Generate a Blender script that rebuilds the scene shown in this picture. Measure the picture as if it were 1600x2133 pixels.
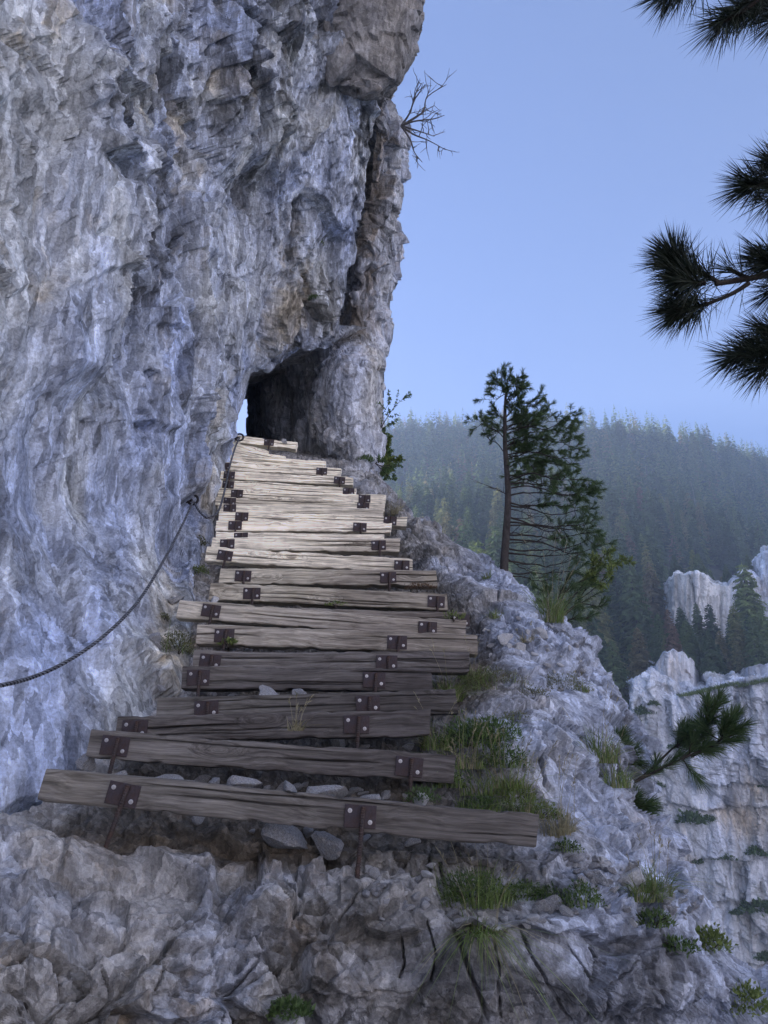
import bpy, math, random
import numpy as np
from mathutils import Vector, Matrix
from mathutils.bvhtree import BVHTree

for o in list(bpy.data.objects):
    bpy.data.objects.remove(o, do_unlink=True)
SC = bpy.context.scene
COL = SC.collection
R = math.radians

# ---------------------------------------------------------------- camera
PITCH, FOC = R(20.0), 1600.0            # looking up the stairs; 26 mm phone lens
cam_data = bpy.data.cameras.new('camera')
cam_data.sensor_fit = 'VERTICAL'
cam_data.sensor_height = 24.0
cam_data.lens = 24.0 * FOC / 2133.0
cam_data.clip_start, cam_data.clip_end = 0.05, 6000.0
cam = bpy.data.objects.new('camera', cam_data)
cam.rotation_euler = (R(90) + PITCH, 0, 0)
COL.objects.link(cam)
SC.camera = cam

# ---------------------------------------------------------------- sky, sun, exposure
SUN_DIR = Vector((-0.50, 0.78, 0.37)).normalized()      # from behind the cliff and the wooded ridge
SUN_EL = math.asin(SUN_DIR.z)
SUN_AZ = math.atan2(SUN_DIR.x, SUN_DIR.y)
world = bpy.data.worlds.new('World')
SC.world = world
world.use_nodes = True
wn, wl = world.node_tree.nodes, world.node_tree.links
sky = wn.new('ShaderNodeTexSky')
sky.sky_type = 'NISHITA'
sky.sun_disc = False
sky.sun_elevation, sky.sun_rotation = SUN_EL, SUN_AZ
sky.altitude, sky.air_density, sky.dust_density, sky.ozone_density = 1200, 1.0, 0.7, 6.0
wl.new(sky.outputs[0], wn['Background'].inputs['Color'])
wn['Background'].inputs['Strength'].default_value = 0.092
sun_data = bpy.data.lights.new('sun', 'SUN')
sun_data.energy, sun_data.angle, sun_data.color = 5.0, R(0.5), (1.0, 0.95, 0.88)
sun = bpy.data.objects.new('sun', sun_data)
sun.rotation_euler = (-SUN_DIR).to_track_quat('-Z', 'Y').to_euler()
COL.objects.link(sun)
vs = SC.view_settings
vs.view_transform, vs.look, vs.exposure, vs.gamma = 'Standard', 'None', 1.3, 1.0
vs.use_curve_mapping = False
vs.use_white_balance, vs.white_balance_temperature, vs.white_balance_tint = True, 6750, 25
SC.cycles.use_denoising = True
SC.cycles.volume_bounces = 1
SC.cycles.max_bounces = 6
SC.cycles.diffuse_bounces = 4
SC.cycles.glossy_bounces = 2

# ---------------------------------------------------------------- helpers
CP, SP = math.cos(PITCH), math.sin(PITCH)

def at(px, py, t):
    """World point at photo position (px, py), t metres along the lens axis."""
    dx, dy = (px - 800.0) / FOC, (1066.5 - py) / FOC
    return Vector((dx * t, t * (CP - dy * SP), t * (SP + dy * CP)))

def project(P):
    P = np.asarray(P, float)
    t = P[..., 1] * CP + P[..., 2] * SP
    up = -P[..., 1] * SP + P[..., 2] * CP
    t = np.where(t < 1e-3, 1e-3, t)
    return 800 + FOC * P[..., 0] / t, 1066.5 - FOC * up / t, t

def tag(o, label=None, cat=None, group=None, kind=None):
    if label: o['label'] = label
    if cat: o['category'] = cat
    if group: o['group'] = group
    if kind: o['kind'] = kind
    return o

def empty(name, loc=(0, 0, 0), rot=(0, 0, 0), parent=None):
    o = bpy.data.objects.new(name, None)
    o.empty_display_size = 0.1
    o.location, o.rotation_euler = loc, rot
    if parent is not None: o.parent = parent
    COL.objects.link(o)
    return o

def link(name, me, parent=None, loc=None, rot=None):
    o = bpy.data.objects.new(name, me)
    if parent is not None: o.parent = parent
    if loc is not None: o.location = loc
    if rot is not None: o.rotation_euler = rot
    COL.objects.link(o)
    return o

def np_mesh(name, V, F, mats, smooth=False, midx=None, attrs=None):
    """Mesh from numpy arrays: V (n,3); F (m,3) or (m,4)."""
    V = np.ascontiguousarray(V, np.float32)
    F = np.ascontiguousarray(F, np.int32)
    me = bpy.data.meshes.new(name)
    m, k = F.shape
    me.vertices.add(len(V)); me.vertices.foreach_set('co', V.ravel())
    me.loops.add(m * k); me.loops.foreach_set('vertex_index', F.ravel())
    me.polygons.add(m); me.polygons.foreach_set('loop_start', np.arange(0, m * k, k, dtype=np.int32))
    if midx is not None: me.polygons.foreach_set('material_index', np.asarray(midx, np.int32))
    me.polygons.foreach_set('use_smooth', np.full(m, smooth, bool))
    for mt in (mats if isinstance(mats, (list, tuple)) else [mats]): me.materials.append(mt)
    me.update(calc_edges=True)
    for an, av in (attrs or {}).items():
        a = me.color_attributes.new(an, 'FLOAT_COLOR', 'POINT')
        full = np.ones((len(V), 4), np.float32); full[:, :av.shape[1]] = av
        a.data.foreach_set('color', full.ravel())
    return me

class MB:
    """Collects triangles and quads (as triangles) for one mesh."""
    def __init__(self): self.v, self.f, self.m, self.n = [], [], [], 0
    def add(self, V, F, mi=0):
        V = np.asarray(V, float); F = np.asarray(F, int)
        if F.shape[1] == 4: F = np.concatenate([F[:, [0, 1, 2]], F[:, [0, 2, 3]]])
        self.v.append(V); self.f.append(F + self.n); self.m.append(np.full(len(F), mi)); self.n += len(V)
    def mesh(self, name, mats, smooth=False):
        return np_mesh(name, np.concatenate(self.v), np.concatenate(self.f), mats, smooth, np.concatenate(self.m))
    def tube(self, pts, rad, k=6, mi=0, caps=True):
        P = np.asarray(pts, float); n = len(P)
        rad = np.broadcast_to(np.asarray(rad, float), (n,))
        T = np.gradient(P, axis=0); T /= np.linalg.norm(T, axis=1)[:, None] + 1e-9
        ref = np.array([0, 0, 1.0]) if abs(T[:, 2]).mean() < .8 else np.array([1.0, 0, 0])
        A = np.cross(T, ref); A /= np.linalg.norm(A, axis=1)[:, None] + 1e-9
        B = np.cross(T, A)
        an = np.linspace(0, 2 * np.pi, k, endpoint=False)
        V = P[:, None] + rad[:, None, None] * (np.cos(an)[None, :, None] * A[:, None] + np.sin(an)[None, :, None] * B[:, None])
        i = np.arange(n - 1)[:, None] * k; j = np.arange(k)[None]; j2 = (j + 1) % k
        F = np.stack([i + j, i + j2, i + k + j2, i + k + j], -1).reshape(-1, 4)
        V = V.reshape(-1, 3)
        self.add(V, F, mi)
        if caps:
            for e in (0, n - 1):
                ring = V[e * k:(e + 1) * k]
                self.add(np.concatenate([ring, P[e:e + 1]]), [[q, (q + 1) % k, k] for q in range(k)], mi)

# ---- numpy noise
U32 = np.uint32
def _hash(ix, iy, iz, seed):
    with np.errstate(over='ignore'):
        h = ix.astype(np.int64).astype(U32) * U32(374761393) + iy.astype(np.int64).astype(U32) * U32(668265263) \
            + iz.astype(np.int64).astype(U32) * U32(2246822519) + U32((seed * 3266489917) & 0xffffffff)
        h ^= h >> U32(15); h *= U32(2246822519); h ^= h >> U32(13); h *= U32(3266489917); h ^= h >> U32(16)
    return h
def _r(h, k):
    with np.errstate(over='ignore'):
        g = (h + U32((k * 2654435769) & 0xffffffff)); g ^= g >> U32(16); g *= U32(2246822519); g ^= g >> U32(13)
    return g.astype(np.float32) * np.float32(1 / 4294967296.0)
_G = np.array([[1,1,0],[-1,1,0],[1,-1,0],[-1,-1,0],[1,0,1],[-1,0,1],[1,0,-1],[-1,0,-1],
               [0,1,1],[0,-1,1],[0,1,-1],[0,-1,-1],[1,1,0],[-1,1,0],[0,-1,1],[0,-1,-1]], np.float32)
def perlin(P, seed=0):
    P = P.astype(np.float32)
    I = np.floor(P); f = P - I
    u = f * f * f * (f * (f * 6 - 15) + 10)
    out = 0
    for cx in (0, 1):
        wx = u[:, 0] if cx else 1 - u[:, 0]
        for cy in (0, 1):
            wy = u[:, 1] if cy else 1 - u[:, 1]
            for cz in (0, 1):
                wz = u[:, 2] if cz else 1 - u[:, 2]
                g = _G[_hash(I[:, 0] + cx, I[:, 1] + cy, I[:, 2] + cz, seed) & U32(15)]
                out = out + wx * wy * wz * (g[:, 0] * (f[:, 0] - cx) + g[:, 1] * (f[:, 1] - cy) + g[:, 2] * (f[:, 2] - cz))
    return out
def fbm(P, oct=4, seed=0, gain=.5):
    a, s, o = 1.0, 1.0, 0
    for k in range(oct):
        o = o + a * perlin(P * s, seed + k * 17); a *= gain; s *= 2.03
    return o
def ridged(P, oct=4, seed=0, gain=.5):
    a, s, o = 1.0, 1.0, 0
    for k in range(oct):
        o = o + a * (1 - 2 * np.abs(perlin(P * s, seed + k * 17))); a *= gain; s *= 2.1
    return o
def facets3(P, seed=0, tilt=1.0, bias=(0, 0, 0), full=True, soft=.13):
    """Broken-rock relief: every cell is its own tilted plane; returns (height, distance to the joint)."""
    P = P.astype(np.float32)
    I = np.floor(P) if full else np.floor(P - .5)
    n = len(P)
    d1 = np.full(n, 9e9, np.float32); d2 = d1.copy(); hh = np.zeros(n, np.float32); h2 = hh.copy(); rid = hh.copy()
    rng = (-1, 0, 1) if full else (0, 1)
    for a in rng:
        for b in rng:
            for c in rng:
                ix, iy, iz = I[:, 0] + a, I[:, 1] + b, I[:, 2] + c
                h = _hash(ix, iy, iz, seed)
                qx, qy, qz = P[:, 0] - ix - _r(h, 1), P[:, 1] - iy - _r(h, 2), P[:, 2] - iz - _r(h, 3)
                d = qx * qx + qy * qy + qz * qz
                lift = _r(h, 4) - .5 + qx * ((_r(h, 5) - .5) * tilt + bias[0]) + qy * ((_r(h, 6) - .5) * tilt + bias[1]) + qz * ((_r(h, 7) - .5) * tilt + bias[2])
                near = d < d1; mid = ~near & (d < d2)
                h2 = np.where(near, hh, np.where(mid, lift, h2))
                d2 = np.where(near, d1, np.where(mid, d, d2))
                d1 = np.where(near, d, d1)
                hh = np.where(near, lift, hh); rid = np.where(near, _r(h, 9), rid)
    e = np.sqrt(d2) - np.sqrt(d1)
    k = np.clip(e / soft, 0, 1); k = k * k * (3 - 2 * k)
    return .5 * (hh + h2) + .5 * (hh - h2) * k, e, rid
def facets(*a, **k): return facets3(*a, **k)[:2]

# ---- surfaces from a net of control points
def _cr(C, x):
    """Catmull-Rom along axis 0 of C at parameters x."""
    n = len(C)
    i = np.clip(np.floor(x).astype(int), 0, n - 2); f = (x - i).reshape((-1,) + (1,) * (C.ndim - 1))
    p0 = C[np.maximum(i - 1, 0)]; p1 = C[i]; p2 = C[i + 1]; p3 = C[np.minimum(i + 2, n - 1)]
    return .5 * (2 * p1 + (p2 - p0) * f + (2 * p0 - 5 * p1 + 4 * p2 - p3) * f ** 2 + (3 * p1 - p0 - 3 * p2 + p3) * f ** 3)
def _params(C, n, cap=None):
    """n parameters along axis 0, spread by the photo length of each span."""
    px, py, t = project(C)
    q = np.stack([np.clip(px, -60, 1660), np.clip(py, -60, 2200)], -1)
    d = np.linalg.norm(np.diff(q, axis=0), axis=-1).reshape(len(C) - 1, -1)
    front = ((t[1:] > .5) & (t[:-1] > .5)).reshape(d.shape)
    d = np.where(front, d, 0); k = max(1, int(d.shape[1] * .45))
    d = np.sort(d, axis=1)[:, -k:].mean(1) + 14
    s = np.concatenate([[0], np.cumsum(d)])
    return np.interp(np.linspace(0, s[-1], n), s, np.arange(len(s)))
def net_surface(C, nr, nc):
    C = np.asarray(C, float)
    u = _params(C, nr); v = _params(np.swapaxes(C, 0, 1), nc)
    S = _cr(C, u)
    S = np.swapaxes(_cr(np.swapaxes(S, 0, 1), v), 0, 1)
    return S, u, v
def grid_normals(S):
    n = np.cross(np.gradient(S, axis=1), np.gradient(S, axis=0))
    n /= np.linalg.norm(n, axis=-1)[..., None] + 1e-9
    if (n * -S).sum(-1).mean() < 0: n = -n
    return n
def grid_faces(r, c):
    i = np.arange(r - 1)[:, None] * c; j = np.arange(c - 1)[None]
    return np.stack([i + j, i + j + 1, i + c + j + 1, i + c + j], -1).reshape(-1, 4)

class RBF:
    """Thin-plate interpolation of depth over photo positions."""
    def __init__(self, pts):
        A = np.asarray(pts, float); self.x = A[:, :2] / 1000; n = len(A)
        K = self.k(np.linalg.norm(self.x[:, None] - self.x[None], axis=-1)) + np.eye(n) * 1e-4
        Q = np.c_[np.ones(n), self.x]
        M = np.block([[K, Q], [Q.T, np.zeros((3, 3))]])
        self.w = np.linalg.solve(M, np.r_[A[:, 2], 0, 0, 0])
    @staticmethod
    def k(r): return np.where(r > 0, r * r * np.log(np.maximum(r, 1e-9)), 0)
    def __call__(self, px, py):
        q = np.array([px, py]) / 1000
        r = np.linalg.norm(self.x - q, axis=1)
        return float(self.k(r) @ self.w[:-3] + self.w[-3:] @ np.r_[1, q])

# ---- materials
def new_mat(name, rough=.9, spec=.2):
    m = bpy.data.materials.new(name); m.use_nodes = True
    nt = m.node_tree; b = nt.nodes['Principled BSDF']
    b.inputs['Roughness'].default_value = rough
    b.inputs['Specular IOR Level'].default_value = spec
    return m, nt, b
def N(nt, typ, **kw):
    n = nt.nodes.new('ShaderNode' + typ)
    for k, v in kw.items():
        if k in n.inputs: n.inputs[k].default_value = v
        else: setattr(n, k, v)
    return n
def ramp(nt, fac, stops):
    r = nt.nodes.new('ShaderNodeValToRGB')
    e = r.color_ramp.elements
    while len(e) < len(stops): e.new(.5)
    for s, (p, c) in zip(e, stops):
        s.position = p; s.color = (c[0], c[1], c[2], 1) if isinstance(c, (tuple, list)) else (c, c, c, 1)
    nt.links.new(fac, r.inputs[0])
    return r.outputs[0]
def mix(nt, fac, a, b, blend='MIX'):
    m = nt.nodes.new('ShaderNodeMix'); m.data_type = 'RGBA'; m.blend_type = blend
    for sock, v in ((m.inputs[0], fac), (m.inputs[6], a), (m.inputs[7], b)):
        if isinstance(v, (int, float)): sock.default_value = v
        elif isinstance(v, tuple): sock.default_value = (*v, 1)
        else: nt.links.new(v, sock)
    return m.outputs[2]
def noise(nt, vec, scale, detail=5, rough=.6, dist=0.0):
    n = N(nt, 'TexNoise', Scale=scale, Detail=detail, Roughness=rough, Distortion=dist)
    if vec is not None: nt.links.new(vec, n.inputs['Vector'])
    return n.outputs['Fac']
def mapped(nt, scale=(1, 1, 1), rot=(0, 0, 0), src='Object'):
    tc = nt.nodes.new('ShaderNodeTexCoord'); mp = nt.nodes.new('ShaderNodeMapping')
    mp.inputs['Scale'].default_value = scale; mp.inputs['Rotation'].default_value = rot
    nt.links.new(tc.outputs[src], mp.inputs['Vector'])
    return mp.outputs[0]
def bump(nt, b, height, strength, dist, prev=None):
    n = N(nt, 'Bump', Strength=strength, Distance=dist)
    nt.links.new(height, n.inputs['Height'])
    if prev is not None: nt.links.new(prev, n.inputs['Normal'])
    nt.links.new(n.outputs[0], b.inputs['Normal'])
    return n.outputs[0]

def rock_mat(name, warm, cool, ochre, s=1.0, streak=(1, 1, .45), bumpd=.02, och=.6, contrast=1.0, coolx=None):
    """Limestone: warm and cool greys in clouds, fibrous streaks and grain; the 'tone' attribute brings in
    rust (r), dark weathering and painted shade (g), pale fresh breaks and painted light (b)."""
    m, nt, b = new_mat(name, .93, .12)
    v = mapped(nt, tuple(streak)); w = mapped(nt)
    fibre = mapped(nt, (streak[0] * 1.6, streak[1] * 1.6, streak[2] * .8), (0, .25, 0))
    wc = noise(nt, v, .9 * s, 6, .62, .5)
    if coolx is not None:       # bluer limestone towards the ridge
        sx = nt.nodes.new('ShaderNodeSeparateXYZ'); nt.links.new(w, sx.inputs[0])
        mx = N(nt, 'MapRange'); nt.links.new(sx.outputs[0], mx.inputs[0]); mx.inputs[1].default_value = coolx - .8; mx.inputs[2].default_value = coolx + .6; mx.inputs[3].default_value = -.13; mx.inputs[4].default_value = .16
        ad = N(nt, 'Math', operation='ADD'); nt.links.new(wc, ad.inputs[0]); nt.links.new(mx.outputs[0], ad.inputs[1]); wc = ad.outputs[0]
    c = mix(nt, ramp(nt, wc, [(.38, 0.0), (.62, 1.0)]), warm, cool)
    k = contrast
    def mul(c, fac, vec, sc, det, rg, ds, lo, hi):
        return mix(nt, 1.0, c, ramp(nt, noise(nt, vec, sc * s, det, rg, ds), [(.5 - .24, 1 + (lo - 1) * k), (.5, 1.0), (.5 + .24, 1 + (hi - 1) * k)]), 'MULTIPLY')
    c = mul(c, 1, v, 2.2, 6, .64, .3, .52, 1.36)
    # chipped faces: angular patches, each a little lighter or darker, at two sizes
    wob = N(nt, 'TexNoise', Scale=9 * s, Detail=4.0, Roughness=.65); nt.links.new(v, wob.inputs['Vector'])
    wv = N(nt, 'VectorMath', operation='SCALE'); nt.links.new(wob.outputs['Color'], wv.inputs[0]); wv.inputs['Scale'].default_value = .09 / s
    wa = N(nt, 'VectorMath', operation='ADD'); nt.links.new(fibre, wa.inputs[0]); nt.links.new(wv.outputs[0], wa.inputs[1])
    chips = []
    for sc, lo, hi in ((5, .70, 1.24), (15, .66, 1.30)):
        vo = N(nt, 'TexVoronoi', feature='F1', Scale=sc * s); nt.links.new(wa.outputs[0], vo.inputs['Vector'])
        se = nt.nodes.new('ShaderNodeSeparateColor'); nt.links.new(vo.outputs['Color'], se.inputs[0]); chips.append(se.outputs[0])
        c = mix(nt, 1.0, c, ramp(nt, se.outputs[0], [(0, 1 + (lo - 1) * k), (1, 1 + (hi - 1) * k)]), 'MULTIPLY')
    c = mul(c, 1, fibre, 13, 5, .74, .6, .74, 1.22)
    c = mul(c, 1, w, 46, 4, .75, .2, .60, 1.36)
    at_ = N(nt, 'Attribute', attribute_name='tone'); sep = nt.nodes.new('ShaderNodeSeparateColor')
    nt.links.new(at_.outputs['Color'], sep.inputs[0])
    def stain(c, ch, sc, gain, lo, hi, amt, col):
        ma = N(nt, 'Math', operation='MULTIPLY_ADD'); nt.links.new(noise(nt, v, sc * s, 5, .72, .9), ma.inputs[0]); ma.inputs[1].default_value = gain
        nt.links.new(sep.outputs[ch], ma.inputs[2])
        mr = N(nt, 'MapRange'); nt.links.new(ma.outputs[0], mr.inputs[0])
        mr.inputs[1].default_value = lo; mr.inputs[2].default_value = hi; mr.inputs[3].default_value = 0; mr.inputs[4].default_value = amt
        return mix(nt, mr.outputs[0], c, col if isinstance(col, tuple) else mix(nt, 1.0, c, col[0], 'MULTIPLY'))
    c = stain(c, 2, 3.4, 2.0, 1.40, 1.95, .75, [(1.30, 1.29, 1.26)])
    c = stain(c, 0, 2.3, 2.2, 1.40, 2.0, och, [tuple(2.1 * x for x in ochre)])
    c = stain(c, 1, 1.9, 2.0, 1.30, 1.8, .9, [(.36, .345, .32)])
    nt.links.new(c, b.inputs['Base Color'])
    p = bump(nt, b, noise(nt, w, 20 * s, 6, .74, .3), .8, bumpd)
    p = bump(nt, b, chips[0], .35, bumpd * .8, p)
    bump(nt, b, chips[1], .5, bumpd * .4, p)
    return m
# ================================================================ ROCK
def lp(pts): return [[at(*p) for p in row] for row in pts]

M_CLIFF = rock_mat('limestone_wall', (.53, .55, .545), (.42, .49, .64), (.46, .37, .25), .8, (1, 1, .42), .03, .75, 1.12)
M_PILLAR = rock_mat('limestone_pillar', (.49, .485, .465), (.47, .51, .59), (.44, .34, .235), .85, (1, 1, .5), .03, .75)
M_BLOCK = rock_mat('weathered_brown_rock', (.30, .28, .25), (.30, .295, .29), (.44, .33, .22), .9, (1, 1, .6), .02, .5, .8)
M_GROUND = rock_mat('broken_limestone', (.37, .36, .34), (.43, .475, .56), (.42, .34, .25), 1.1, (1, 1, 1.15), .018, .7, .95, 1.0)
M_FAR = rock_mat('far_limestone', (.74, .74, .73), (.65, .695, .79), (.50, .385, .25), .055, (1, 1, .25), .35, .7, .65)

def blobs(P, items):
    """Stains and painted shading by photo position: (px, py, rx, ry, amount)."""
    px, py, t = project(P)
    o = np.zeros(len(P))
    for (x, y, rx, ry, a) in items:
        o = o + a * np.exp(-((px - x) / rx) ** 2 - ((py - y) / ry) ** 2)
    return o

def poly_dist(px, py, path):
    """Distance to a polyline over the photo, side (+1 = left of travel, y down), and fade toward its ends."""
    q = np.array(path, float); best = np.full(len(px), 9e9); side = np.zeros(len(px)); fade = np.ones(len(px))
    L = np.concatenate([[0], np.cumsum(np.linalg.norm(np.diff(q, axis=0), axis=1))])
    for k in range(len(q) - 1):
        d = q[k + 1] - q[k]; l2 = d @ d; f = np.clip(((px - q[k, 0]) * d[0] + (py - q[k, 1]) * d[1]) / l2, 0, 1)
        ex, ey = px - q[k, 0] - f * d[0], py - q[k, 1] - f * d[1]; dist = np.hypot(ex, ey); n = dist < best
        best = np.where(n, dist, best); side = np.where(n, np.sign(d[1] * ex - d[0] * ey), side)
        s_ = (L[k] + f * math.sqrt(l2)) / L[-1]; fade = np.where(n, np.clip(np.minimum(s_, 1 - s_) / .12, 0, 1), fade)
    return best, side, fade
def edge_steps(P, feats):
    """Long broken edges: rock stands proud on the left of each path and drops back sharply on the right."""
    px, py, t = project(P); j = 7 * perlin(P * 3.1, 901) + 3 * perlin(P * 9, 902)
    h = np.zeros(len(P))
    for path, A, wl, wr in feats:
        d, s_, f = poly_dist(px + j, py + j * .6, path)
        h += A * f * np.where(s_ > 0, np.exp(-d / wl), -.8 * np.exp(-d / wr)) * np.clip(d / 2.2, 0, 1)
    return h
def cracks(P, paths, w=1.5):
    px, py, t = project(P); j = 9 * perlin(P * 4, 911) + 5 * perlin(P * 13, 912)
    g = np.zeros(len(P))
    for path, k in paths:
        d, s_, f = poly_dist(px + j, py + j * .5, path); wd = w * k * (.55 + .45 * f) * (1 + .5 * perlin(P * 4, 913)); g = np.maximum(g, np.exp(-(d / np.maximum(wd, .8)) ** 2) * (.3 + .7 * f))
    return g
WALL_EDGES = [([(262, 250), (258, 330), (250, 440), (222, 520), (196, 600), (182, 720), (172, 840)][::-1], .30, 150, 90),
              ([(140, 505), (160, 512), (182, 535), (196, 562)][::-1], .13, 60, 26),
              ([(140, 345), (165, 326), (212, 344), (230, 392)], .22, 80, 60), ([(205, 585), (255, 640), (330, 652), (368, 612)], -.16, 50, 90),
              ([(212, 1040), (218, 1110), (210, 1180), (212, 1290)][::-1], .07, 80, 30), ([(258, 1075), (262, 1150), (255, 1200), (262, 1260)][::-1], .08, 60, 30),
              ([(268, 1330), (290, 1390), (322, 1450), (340, 1480)], .12, 60, 60), ([(372, 700), (368, 780), (380, 830)][::-1], .10, 40, 30),
              ([(180, 215), (200, 240), (225, 265)], -.14, 40, 30), ([(500, 150), (470, 260), (455, 330)], .14, 60, 50), ([(600, 560), (560, 650), (545, 740)], .16, 70, 50), ([(640, 380), (628, 470), (600, 560)], .12, 60, 40),
              ([(440, 380), (410, 450), (404, 540)], .14, 60, 40), ([(352, 40), (380, 120), (372, 210)], .14, 60, 50), ([(120, 60), (90, 160), (110, 260)], .14, 60, 40)]
GROUND_CRACKS = [([(1100, 1940), (1120, 2000), (1145, 2040), (1160, 2080), (1195, 2140)], 1.5), ([(1195, 1970), (1230, 2020), (1265, 2065), (1268, 2140)], 1.6), ([(1265, 2065), (1295, 2030), (1325, 2000)], 1.0),
                 ([(1260, 1950), (1266, 1990), (1258, 2040), (1266, 2062)], 1.0), ([(1365, 1985), (1360, 2080), (1392, 2110)], 1.5), ([(945, 1915), (970, 1980), (995, 2050), (1022, 2140)], 2.6), ([(1040, 1950), (1046, 2025), (1050, 2140)], 1.0),
                 ([(895, 1915), (907, 1990), (900, 2050)], 1.0), ([(835, 1945), (838, 2000), (828, 2035)], 1.2), ([(560, 1765), (640, 1762), (686, 1792), (717, 1797), (750, 1780)], 1.3), ([(892, 1772), (902, 1820), (908, 1840)], 1.8), ([(836, 1808), (882, 1773), (905, 1760)], 1.0),
                 ([(918, 1800), (932, 1830)], 1.5), ([(545, 1740), (552, 1790), (600, 1860), (625, 1910)], 1.3), ([(610, 1800), (625, 1850), (640, 1880)], 1.0), ([(455, 2133), (470, 2060), (520, 2020), (560, 1985)], 1.2), ([(330, 2060), (350, 1990), (330, 1930)], 1.0), ([(230, 2133), (250, 2040), (225, 1990)], 1.0),
                 ([(1150, 1900), (1160, 1925)], 1.0), ([(1215, 1350), (1250, 1440), (1300, 1560)], 1.0), ([(1130, 1450), (1180, 1530), (1230, 1640)], 1.2), ([(1010, 1230), (1080, 1300), (1130, 1345)], 1.0), ([(1060, 1480), (1110, 1560), (1130, 1640)], 1.0), ([(1230, 1500), (1262, 1560), (1290, 1640)], 1.0)]
GROUND_EDGES = [([(430, 1730), (470, 1725), (540, 1760), (556, 1830), (520, 1880)], .07, 60, 30), ([(0, 1990), (60, 1965), (110, 1972), (170, 1985)], .06, 50, 26),
                ([(690, 1960), (740, 1925), (800, 1945), (880, 1935)], .05, 60, 24), ([(930, 1935), (985, 1912), (1040, 1945), (1100, 1922), (1165, 1950), (1230, 1928), (1290, 1955), (1380, 1960)], .05, 40, 20), ([(1060, 1440), (1130, 1400), (1200, 1430)], .06, 40, 20), ([(1100, 1600), (1160, 1560), (1230, 1620)], .06, 40, 20)]
def rock_sheet(name, C, nr, nc, mat, relief, parent=None, tones=None, edge=None):
    S, u, v = net_surface(C, nr, nc)
    n = grid_normals(S)
    P = S.reshape(-1, 3); nn = n.reshape(-1, 3)
    h = relief(P, u, v)
    cells = None
    if isinstance(h, tuple): h, cells = h
    P0 = P
    P = P + nn * h[:, None]
    at_ = {}
    z = np.zeros(len(P))
    tn = list(tones(P)) if tones else [z, z, z]
    if cells is not None: tn = [q + c for q, c in zip(tn, cells)]
    at_['tone'] = np.stack([np.clip(q, -1, 2) for q in tn], -1)
    me = np_mesh(name, P, grid_faces(nr, nc), mat, False, None, at_)
    return link(name, me, parent), P

ROCKS = []          # (V, F) for placing plants and stones
def remember(P, nr, nc): ROCKS.append((P, grid_faces(nr, nc)))

# ---- the overhanging wall beside and above the stairs
TW = RBF([(-400, 1600, 3.5), (-400, 800, 4.2), (-400, 0, 4.9), (-400, -600, 5.4),
          (0, 1600, 4.4), (0, 1300, 4.8), (0, 1000, 5.3), (0, 600, 5.9), (0, 200, 6.4), (0, -500, 7.2),
          (180, 1560, 4.9), (180, 1200, 6.1), (180, 800, 7.1), (180, 300, 7.9), (180, -400, 8.6),
          (335, 1440, 6.0), (350, 1200, 7.7), (350, 800, 9.0), (350, 300, 9.7), (350, -400, 10.2),
          (385, 1290, 7.05), (430, 1100, 9.7), (462, 960, 12.1), (490, 890, 13.0),
          (440, 700, 10.7), (440, 300, 10.9), (450, -400, 11.2),
          (528, 760, 12.7), (635, 712, 13.3), (690, 712, 13.7),
          (530, 500, 12.0), (530, 200, 11.9), (560, -400, 12.3), (640, 500, 12.8), (640, 200, 12.5), (650, -400, 12.8),
          (745, 480, 13.7), (778, 280, 13.5), (700, 100, 13.0), (720, -400, 13.5)])
#        edge (px,py), top px, what the sheet does behind its edge
WALL = [((-420, 1900), -700, 'foot'), ((-150, 1760), -420, 'foot'), ((20, 1640), -200, 'foot'), ((182, 1585), -40, 'foot'),
        ((330, 1455), 90, 'foot'), ((384, 1300), 190, 'foot'), ((432, 1110), 280, 'foot'), ((464, 965), 350, 'foot'),
        ((474, 898), 405, 'foot'), ((478, 868), 440, 'side'), ((494, 820), 475, 'side'), ((519, 763), 505, 'side'),
        ((575, 754), 545, 'lip'), ((632, 713), 585, 'lip'), ((686, 714), 625, 'lip'), ((702, 655), 650, 'right'),
        ((732, 560), 670, 'right'), ((750, 470), 685, 'right'), ((768, 375), 698, 'right'), ((783, 285), 708, 'right'),
        ((770, 225), 716, 'right'), ((715, 170), 722, 'right'), ((708, 90), 728, 'right'), ((712, -60), 740, 'right'), ((735, -300), 765, 'right')]
cols = []
for (ex, ey), tx, how in WALL:
    te = TW(ex, ey); c = []
    if how == 'foot': c += [at(ex - 60, ey + 260, te + .5), at(ex - 6, ey + 70, te + .05)]
    elif how == 'side': c += [at(ex - 110, ey, te + 8), at(ex - 14, ey - 2, te + .7)]
    elif how == 'lip': c += [at(ex - 20, ey + 25, te + 6), at(ex - 2, ey + 4, te + .8)]
    else: c += [at(ex - 150, ey + 10, te + 3.2), at(ex - 26, ey + 2, te + .7)]
    c.append(at(ex, ey, te))
    for f in (.09, .24, .44, .68, 1.0):
        x = ex + (tx - ex) * f ** .8; y = ey + (-650 - ey) * f
        c.append(at(x, y, TW(x, max(y, -600))))
    cols.append(c)
# behind the camera the wall simply goes on
for q in ((-3.0, -.5, 1.0), (-4.2, -8, 2.0)):
    k = [Vector((cols[0][r].x * .6 + q[0] * .7 - .5, q[1] + .4 * cols[0][r].y * (1 if q[1] > -2 else 0), cols[0][r].z)) for r in range(8)]
    cols.insert(0, k)
C_WALL = np.array(cols).swapaxes(0, 1)

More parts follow.
